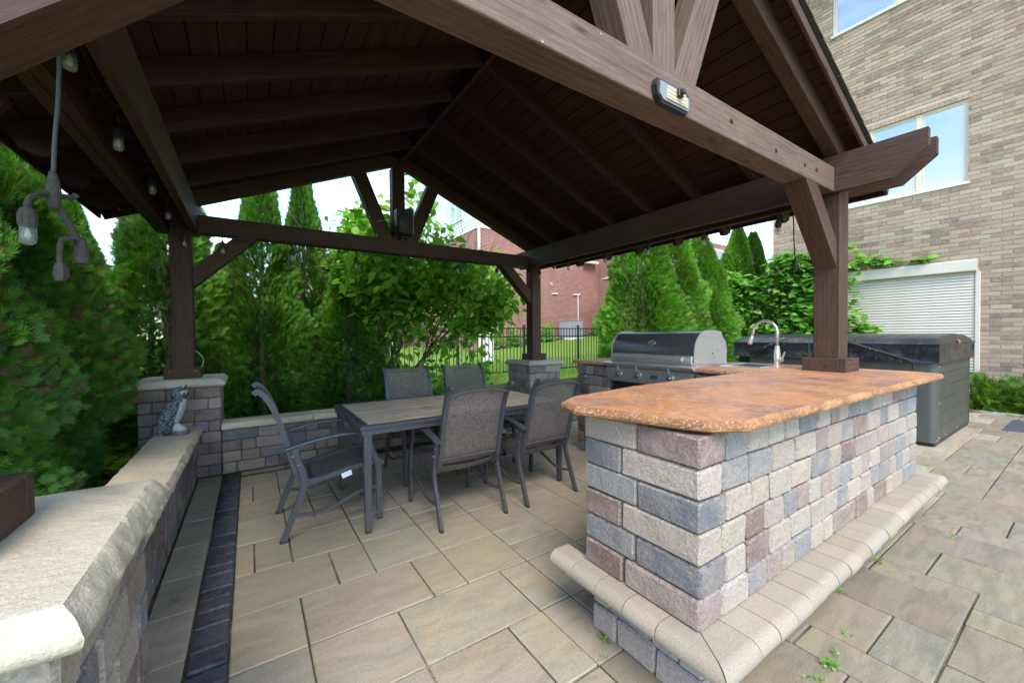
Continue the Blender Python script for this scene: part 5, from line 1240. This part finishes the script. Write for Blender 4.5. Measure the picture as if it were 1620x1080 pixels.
def arb_mesh(seed, h, r, n, s, mat, lobes=1., topn=1.0, pw=1.35):
    g = np.random.default_rng(seed); t = g.random(n)**.85; ang = g.random(n)*2*np.pi
    # silhouette: narrow base, widest near a third, pointed top
    R = r*np.where(t < .3, .80+.20*np.sin(t/.3*np.pi/2), (np.maximum(0, 1-((t-.3)/.7)**pw)))*topn+.015
    ph = g.random(8)*6.28
    bump = 1+lobes*(.13*np.sin(3*ang+ph[0]+5*t)+.11*np.sin(5*ang+ph[1]-9*t)+.10*np.sin(22*t+ph[2]+2*ang)+.07*np.sin(41*t+ph[3]-4*ang))
    depth = 1-np.abs(g.normal(0, .16, n)); depth = np.clip(depth, .25, 1.06); rad = R*bump*depth
    P = np.stack([rad*np.cos(ang), rad*np.sin(ang), t*h*(1.0)], 1)
    out = np.stack([np.cos(ang), np.sin(ang), np.zeros(n)], 1); up = np.array([[0, 0, 1.]])
    lift = .25+.9*t[:, None]+g.normal(0, .3, (n, 1)); X = unit(out*1.+up*lift+g.normal(0, .28, (n, 3)))
    tan = np.stack([-np.sin(ang), np.cos(ang), np.zeros(n)], 1); Z = unit(tan*1.+up*.3*g.normal(0, 1, (n, 1))+g.normal(0, .45, (n, 3))); Y = unit(np.cross(Z, X)); Z = np.cross(X, Y)
    S = s*(.6+.75*g.random(n)); rv = np.clip(.42+.22*g.normal(0, 1, n)+.18*np.sin(9*t+ang*3+ph[4]), 0, 1)
    return leafmesh('crown', ST[0], ST[1], P, X, Y, Z, S, rv, mat)
def trunk_mesh(h, r, name='trunk', seed=0):
    b = B(); g = random.Random(seed); b.tube(cr([(0, 0, -.2), (.01, .01, h*.3), (-.02, .0, h*.6), (0, .02, h*.9)], 4), [r*(1-.8*i/12) for i in range(13)], 8)
    for i in range(16):
        z = h*(.08+.8*i/16); a = i*2.4; L_ = .5*(1-z/h)+.1; b.tube([(0, 0, z), (L_*.5*math.cos(a), L_*.5*math.sin(a), z+.12), (L_*math.cos(a), L_*math.sin(a), z+.32)], [r*.25, r*.16, r*.06], 5)
    return b.build(name, M_bark, None, smooth=True)
protos = {}
def arborvitae(x, y, h, r, kind, rot, label, group):
    z = gh(x, y); key, (ph, pr2) = kind, {'dense': (4.2, .72), 'wide': (4.2, .95), 'bright': (4.0, .66)}[kind]
    if key not in protos:
        if kind == 'dense': c = arb_mesh(3, ph, pr2, 19000, .118, M_arb, pw=.95)
        elif kind == 'wide': c = arb_mesh(5, ph, pr2, 42000, .108, M_arb, lobes=1.25)
        else: c = arb_mesh(9, ph, pr2, 19000, .105, M_arb2, lobes=.8, pw=1.7)
        t = trunk_mesh(ph*.9, .07); protos[key] = (c, t); COL.objects.unlink(c); COL.objects.unlink(t)
    root = thing('arborvitae_tree', (x, y, z), label, 'evergreen tree', group)
    for o in protos[key]:
        q = o.copy(); COL.objects.link(q); q.parent = root; q.matrix_parent_inverse = Matrix.Identity(4); q.matrix_basis = Matrix.Identity(4)
    root.rotation_euler = (0, 0, rot); root.scale = (r/pr2, r/pr2, h/ph); return root
GA, GB, GC_ = 'evergreens crowding the left side', 'evergreens in the row behind the dining table', 'bright evergreens behind the grill'
for a in [(-1.82, 3.3, 3.75, .72, 'wide', .3, 'nearest dark green evergreen filling the left edge of the picture', GA),
          (-1.82, 4.45, 3.85, .76, 'wide', 2.1, 'broad evergreen directly behind the hanging light cord', GA),
          (-1.98, 5.75, 3.9, .66, 'wide', 4.4, 'evergreen whose right side borders the first strip of sky', GA),
          (-2.5, 2.2, 3.9, .85, 'wide', 1.2, 'evergreen mostly outside the left edge of the picture', GA),
          (-.88, 6.7, 3.95, .70, 'dense', .5, 'evergreen standing directly behind the rear left post', GB),
          (.16, 6.85, 3.95, .58, 'dense', 1.9, 'first of two pointed evergreens showing above the rear tie beam', GB),
          (.72, 7.15, 4.15, .46, 'dense', 3.0, 'slimmer pointed evergreen showing above the rear tie beam', GB),
          (1.28, 6.6, 2.75, .60, 'dense', 5.0, 'shorter evergreen just left of the broad leaved tree', GB),
          (6.55, 5.15, 3.9, .78, 'bright', .2, 'bright green evergreen right of the iron fence behind the grill hood', GC_),
          (7.70, 5.3, 4.0, .74, 'bright', 1.4, 'bright evergreen second behind the grill, overlapping its neighbours', GC_),
          (8.75, 5.25, 3.75, .66, 'bright', 2.7, 'bright evergreen with its tip just under the timber beam, left of the sky gap', GC_),
          (11.5, 5.8, 4.45, .60, 'bright', 3.9, 'left one of the two darker evergreens touching the corner of the tan house', GC_),
          (12.15, 5.7, 4.25, .58, 'bright', 5.2, 'right one of the two darker evergreens touching the corner of the tan house', GC_)]: arborvitae(*a)
for x_, y_, h_, k_, lb_ in ((-3.0, 8.0, 3.3, 0, 'low rear evergreen hidden deepest behind the left edge trees'), (-2.1, 8.15, 3.0, 1.1, 'low rear evergreen glimpsed in the sky gap left of the rear left post'),
    (-1.25, 8.0, 2.7, 2.3, 'low rear evergreen showing just left of the rear left post'), (-.35, 8.15, 2.6, 3.1, 'low rear evergreen glimpsed under the rear left brace'),
    (.5, 8.05, 2.7, 4., 'low rear evergreen between the two pointed evergreens'), (1.3, 8.15, 2.6, 5.2, 'low rear evergreen behind the shorter evergreen beside the leafy tree')): arborvitae(x_, y_, h_, .62, 'dense', k_, lb_, 'lower evergreens behind the front row')

LEAF = ([(0, 0, 0), (.18, .27, .06), (.50, .36, .05), (.8, .2, .0), (1.08, 0, -.10), (.8, -.2, .0), (.50, -.36, .05), (.18, -.27, .06), (.5, 0, -.03)],
        [(0, 1, 2, 8), (8, 2, 3, 4), (0, 8, 6, 7), (8, 4, 5, 6)])
def broad_leaves(name, P, s, g, mat, parent, droop=.35, rv=None, outc=None):
    n = len(P); X = g.normal(0, 1, (n, 3)); X[:, 2] = -np.abs(X[:, 2])*droop+.1
    if outc is not None: X += outc*1.2
    X = unit(X); U = unit(np.array([[0, 0, 1.]])+g.normal(0, .45, (n, 3))+(outc*.5 if outc is not None else 0)); Y = unit(np.cross(U, X)); Z = np.cross(X, Y)
    return leafmesh(name, *LEAF, P, X, Y, Z, s*(.6+.7*g.random(n)), np.clip(.45+.25*g.normal(0, 1, n), 0, 1) if rv is None else rv, mat, parent)
def leafy_tree(x, y, label):
    z0 = gh(x, y); t = thing('leafy_tree', (x, y, z0), label, 'tree'); g = random.Random(12); tips = []
    b = B()
    def grow(p, d, L_, r, lev):
        pts = [p]; q = p.copy(); dd = d.copy()
        for k in range(4): dd = (dd+Vector((g.gauss(0, .10), g.gauss(0, .10), g.gauss(0.02, .06)))).normalized(); q = q+dd*L_/4; pts.append(q.copy())
        b.tube(pts, [r*(1-.12*k) for k in range(5)], 6 if lev > 1 else 8)
        if lev >= 1: tips.extend(pts[1:])
        if lev < 4:
            for k in range(3 if lev < 3 else 2):
                a = g.uniform(0, 6.28); sp_ = .55 if lev else .3; nd = (dd+Vector((math.cos(a), math.sin(a), g.uniform(-.1, .5)))*sp_*1.1).normalized()
                grow(pts[g.choice((2, 3, 4))] if k else pts[4], nd, L_*g.uniform(.62, .8), r*.55, lev+1)
    for k in range(5):
        a = k*1.26+.4; grow(Vector((x+.08*math.cos(a), y+.08*math.sin(a), z0-.05)), Vector((.26*math.cos(a)+.02, .3*math.sin(a), 1)).normalized(), 1.3, .036, 0)
    grow(Vector((x+.1, y, z0+.5)), Vector((.95, -.05, .75)).normalized(), 1.15, .028, 1); grow(Vector((x+.1, y, z0+.1)), Vector((.85, .1, .28)).normalized(), .85, .02, 2)
    grow(Vector((x, y, z0+.9)), Vector((.5, -.2, .9)).normalized(), 1.2, .028, 1)
    tk = b.build('trunk', M_bark, t, smooth=True); gg = np.random.default_rng(4); T = np.array([tuple(p) for p in tips]); n = 11500
    T = T[(T[:, 2] > z0+.25) & (T[:, 0] > 1.3) & ((T[:, 2] < 2.55) | (T[:, 0] < 2.55))]
    P = T[gg.integers(0, len(T), n)]+gg.normal(0, .13, (n, 3)); broad_leaves('crown', P, .135, gg, M_broad, t, .8); return t
leafy_tree(2.05, 6.75, 'multi stemmed tree with large bright green leaves behind the dining chairs')
def bush(name, x, y, n, rx, ry, h, s, mat, label, cat, seed, tmpl='broad', group=None, z=None):
    z0 = gh(x, y) if z is None else z; t = thing(name, (x, y, z0), label, cat, group); g = np.random.default_rng(seed)
    d = unit(g.normal(0, 1, (n, 3))); d[:, 2] = np.abs(d[:, 2]); rr = g.random((n, 1))**.35
    nz = 1+.25*np.sin(5*np.arctan2(d[:, 1:2], d[:, 0:1])+seed)+.15*np.sin(9*d[:, 2:3]*3+seed)
    P = np.array([[x, y, z0]])+d*rr*nz*np.array([[rx, ry, h]])
    if tmpl == 'broad': broad_leaves('foliage', P, s, g, mat, t, .4, outc=d)
    else:
        X = unit(d*1.2+g.normal(0, .5, (n, 3))+np.array([[0, 0, .35]])); Z = unit(g.normal(0, .6, (n, 3))+np.array([[0, 0, 1.]])); Y = unit(np.cross(Z, X)); Z = np.cross(X, Y)
        leafmesh('foliage', ST[0], ST[1], P, X, Y, Z, s*(.6+.7*g.random(n)), np.clip(.5+.28*g.normal(0, 1, n), 0, 1), mat, t)
    b = B(); rg = random.Random(seed)
    for k in range(7):
        a = rg.uniform(0, 6.28); q = rg.uniform(.5, .85); b.tube([(x, y, z0-.03), (x+rx*.4*q*math.cos(a), y+ry*.4*q*math.sin(a), z0+h*.4), (x+rx*q*math.cos(a), y+ry*q*math.sin(a), z0+h*.7*q)], [.012, .008, .003], 5)
    b.build('stem', M_bark, t); return t
bush('leafy_shrub', 2.95, 6.3, 420, .38, .34, .62, .12, M_broad, 'low leafy sucker shoots right of the multi stemmed tree', 'shrub', 3)
bush('leafy_shrub', 2.35, 6.1, 420, .42, .34, .95, .12, M_broad, 'young leafy shoots rising behind the two far chairs', 'shrub', 13)
bush('juniper_shrub', 10.55, 1.15, 1500, .40, .45, .52, .16, M_shrub, 'spreading juniper next to the hot tub corner', 'shrub', 5, 'spray', 'junipers in the bed by the brick house')
bush('juniper_shrub', 10.50, .45, 1700, .42, .55, .60, .16, M_shrub, 'taller juniper at the right edge of the picture', 'shrub', 6, 'spray', 'junipers in the bed by the brick house')
bush('juniper_shrub', 10.35, .80, 500, .24, .30, .17, .13, M_shrub, 'small low juniper tuft at the bed edging', 'shrub', 7, 'spray', 'junipers in the bed by the brick house')
for i, (x, y, lb) in enumerate(((11.3, 17.0, 'yellow green bush against the red brick wall by the meter'), (12.5, 17.1, 'round green bush near the foot of the red brick wall'), (13.6, 17.0, 'small green bush left of the air conditioner'), (17.2, 16.8, 'green bush right of the air conditioner'), (10.4, 17.3, 'small bush by the white downspout'))):
    bush('foundation_bush', x, y, 420, .42, .4, .85, .15, M_vine if i in (0, 1) else M_broad, lb, 'bush', 20+i, group='bushes along the red brick house')
# vine on the house corner
vn = thing('grape_vine', (10.2, 3.9, 0), 'tangled grape vine with broad light green leaves climbing the tan brick house', 'vine')
g = np.random.default_rng(8); n = 7000; yv = 2.75+g.random(n)*3.3; zt = 3.05+.30*np.sin(yv*2.3)+.18*np.sin(yv*6.1+1)-.55*np.clip(yv-4.9, 0, 1); zv = .5+(zt-.5)*g.random(n)**.8
dep = np.clip(np.abs(g.normal(0, .5, n)), 0, 1.2); P = np.stack([10.55-.25*np.clip(yv-4.5, 0, 2)-dep*(.75-.12*zv)-.25*np.sin(yv*3+zv*2.2), yv, zv], 1)
keep = ~((yv < 3.3) & (zv > 1.2) & (g.random(n) < .80)); P = P[keep]; broad_leaves('foliage', P, .175, g, M_vine, vn, .5, outc=np.tile(np.array([[-.7, -.4, .1]]), (len(P), 1)))
n = 90; yv = 1.9+g.random(n)*1.6; P = np.stack([HX-.06-.08*g.random(n), yv, 2.72+.12*g.random(n)*(1+.8*np.sin(yv*5))], 1); broad_leaves('creeping_shoot', P, .17, g, M_vine, vn, .5, outc=np.tile(np.array([[-.7, -.4, .1]]), (len(P), 1)))
n = 70; yv = 2.65+g.random(n)*.8; P = np.stack([HX-.25-.2*g.random(n), yv, 1.3+(yv-2.2)*.45*g.random(n)], 1); broad_leaves('low_shoot', P, .2, g, M_vine, vn, .5, outc=np.tile(np.array([[-.7, -.4, .1]]), (len(P), 1)))
b = B(); rg = random.Random(6)
for k in range(16):
    y = rg.uniform(3.2, 5.7); x = rg.uniform(10.3, 10.7); pts = [(x, y, .0)]
    for q in range(6): x += rg.uniform(-.1, .1); y += rg.uniform(-.2, .2); pts.append((min(10.8, x), y, .1+(q+1)*.38))
    b.tube(cr(pts, 3), [.012-.0005*i for i in range(19)], 5)
b.build('stem', simple('vine_stem', (.30, .20, .12), .8), vn)
# ground cover patch behind the seat wall, grass tufts on the lawn
g = np.random.default_rng(2); n = 2600; P = np.stack([-1.95+g.random(n)*1.05, 5.45+g.random(n)*1.6, np.zeros(n)], 1); P[:, 2] = -.02+.10*g.random(n); P[:, 2] += .03
tag(broad_leaves('ground_cover', P, .075, g, M_cover, None, .2), kind='stuff', label='yellow green ground cover plants in the bed behind the seat wall', cat='ground cover')
BL = ([(-.06, 0, 0), (.06, 0, 0), (.03, .05, .6), (0, .2, 1.)], [(0, 1, 2, 3)])
n = 36000; P = np.stack([3.0+g.random(n)*9, 5.2+g.random(n)**1.3*7, np.zeros(n)], 1); P[:, 2] = [gh(a, c)-.004 for a, c in P[:, :2]]
a = g.random(n)*6.28; X = np.stack([np.cos(a), np.sin(a), 0*a], 1); Z = unit(np.array([[0, 0, 1.]])+g.normal(0, .3, (n, 3))); Y = np.cross(Z, X)
tag(leafmesh('grass', *BL, P, X, Y, Z, .05+.05*g.random(n), g.random(n), M_grassb), kind='stuff')
# weeds in the joints
WD = [(1.545, 1.13, 'weed sprouting where the bar foot meets the floor, largest one'), (1.42, .98, 'tiny weed below the corner of the foot ledge')]
def weed(x, y, n, s, label):
    g = np.random.default_rng(int(abs(x*1000+y*77))); t = np.array([[x, y, .004]]); P = t+np.stack([g.normal(0, s*.5, n), g.normal(0, s*.5, n), np.abs(g.normal(0, s*.35, n))], 1)
    d = unit(P-t+np.array([[0, 0, .01]])); ob = broad_leaves('weed', P, s*.55, g, M_vine, None, .2, outc=d); tag(ob, label, 'weed', 'weeds in the paving joints')
for x, y, n, s, lb in [(1.275, 1.22, 26, .028, 'leafy weed at the foot of the bar below the rounded ledge'), (1.20, 1.14, 10, .016, 'tiny weed just in front of the bar foot'), (-.335, 2.62, 12, .022, 'little weed on the stones beside the seat wall'), (.79, 1.915, 7, .012, 'speck of green at a joint in the middle of the paving'),
                       (1.93, .61, 26, .03, 'weed tuft in the long joint near the bottom of the outer paving'), (2.02, .62, 14, .022, 'second weed in the long joint beside the larger tuft'), (2.20, .64, 12, .02, 'weed halfway along the bar on the outer paving'), (3.05, .74, 18, .028, 'weed against the far part of the foot ledge'), (2.52, .76, 14, .022, 'weed under the middle of the foot ledge'),
                       (3.78, .55, 12, .022, 'weed standing alone in a short joint of the outer paving'), (1.80, .62, 12, .022, 'weed closest to the viewer in the outer paving')]: weed(x, y, n, s, lb)
hose = thing('drain_pipe', (-.85, 4.2, 0), 'black plastic pipe lying in the mulch behind the seat wall', 'pipe')
b = B(); b.tube(cr([(-.80, 5.75, .02), (-.90, 5.45, .05), (-1.12, 5.20, .03)], 6), .045, 12); b.build('pipe', M_black, hose, smooth=True)
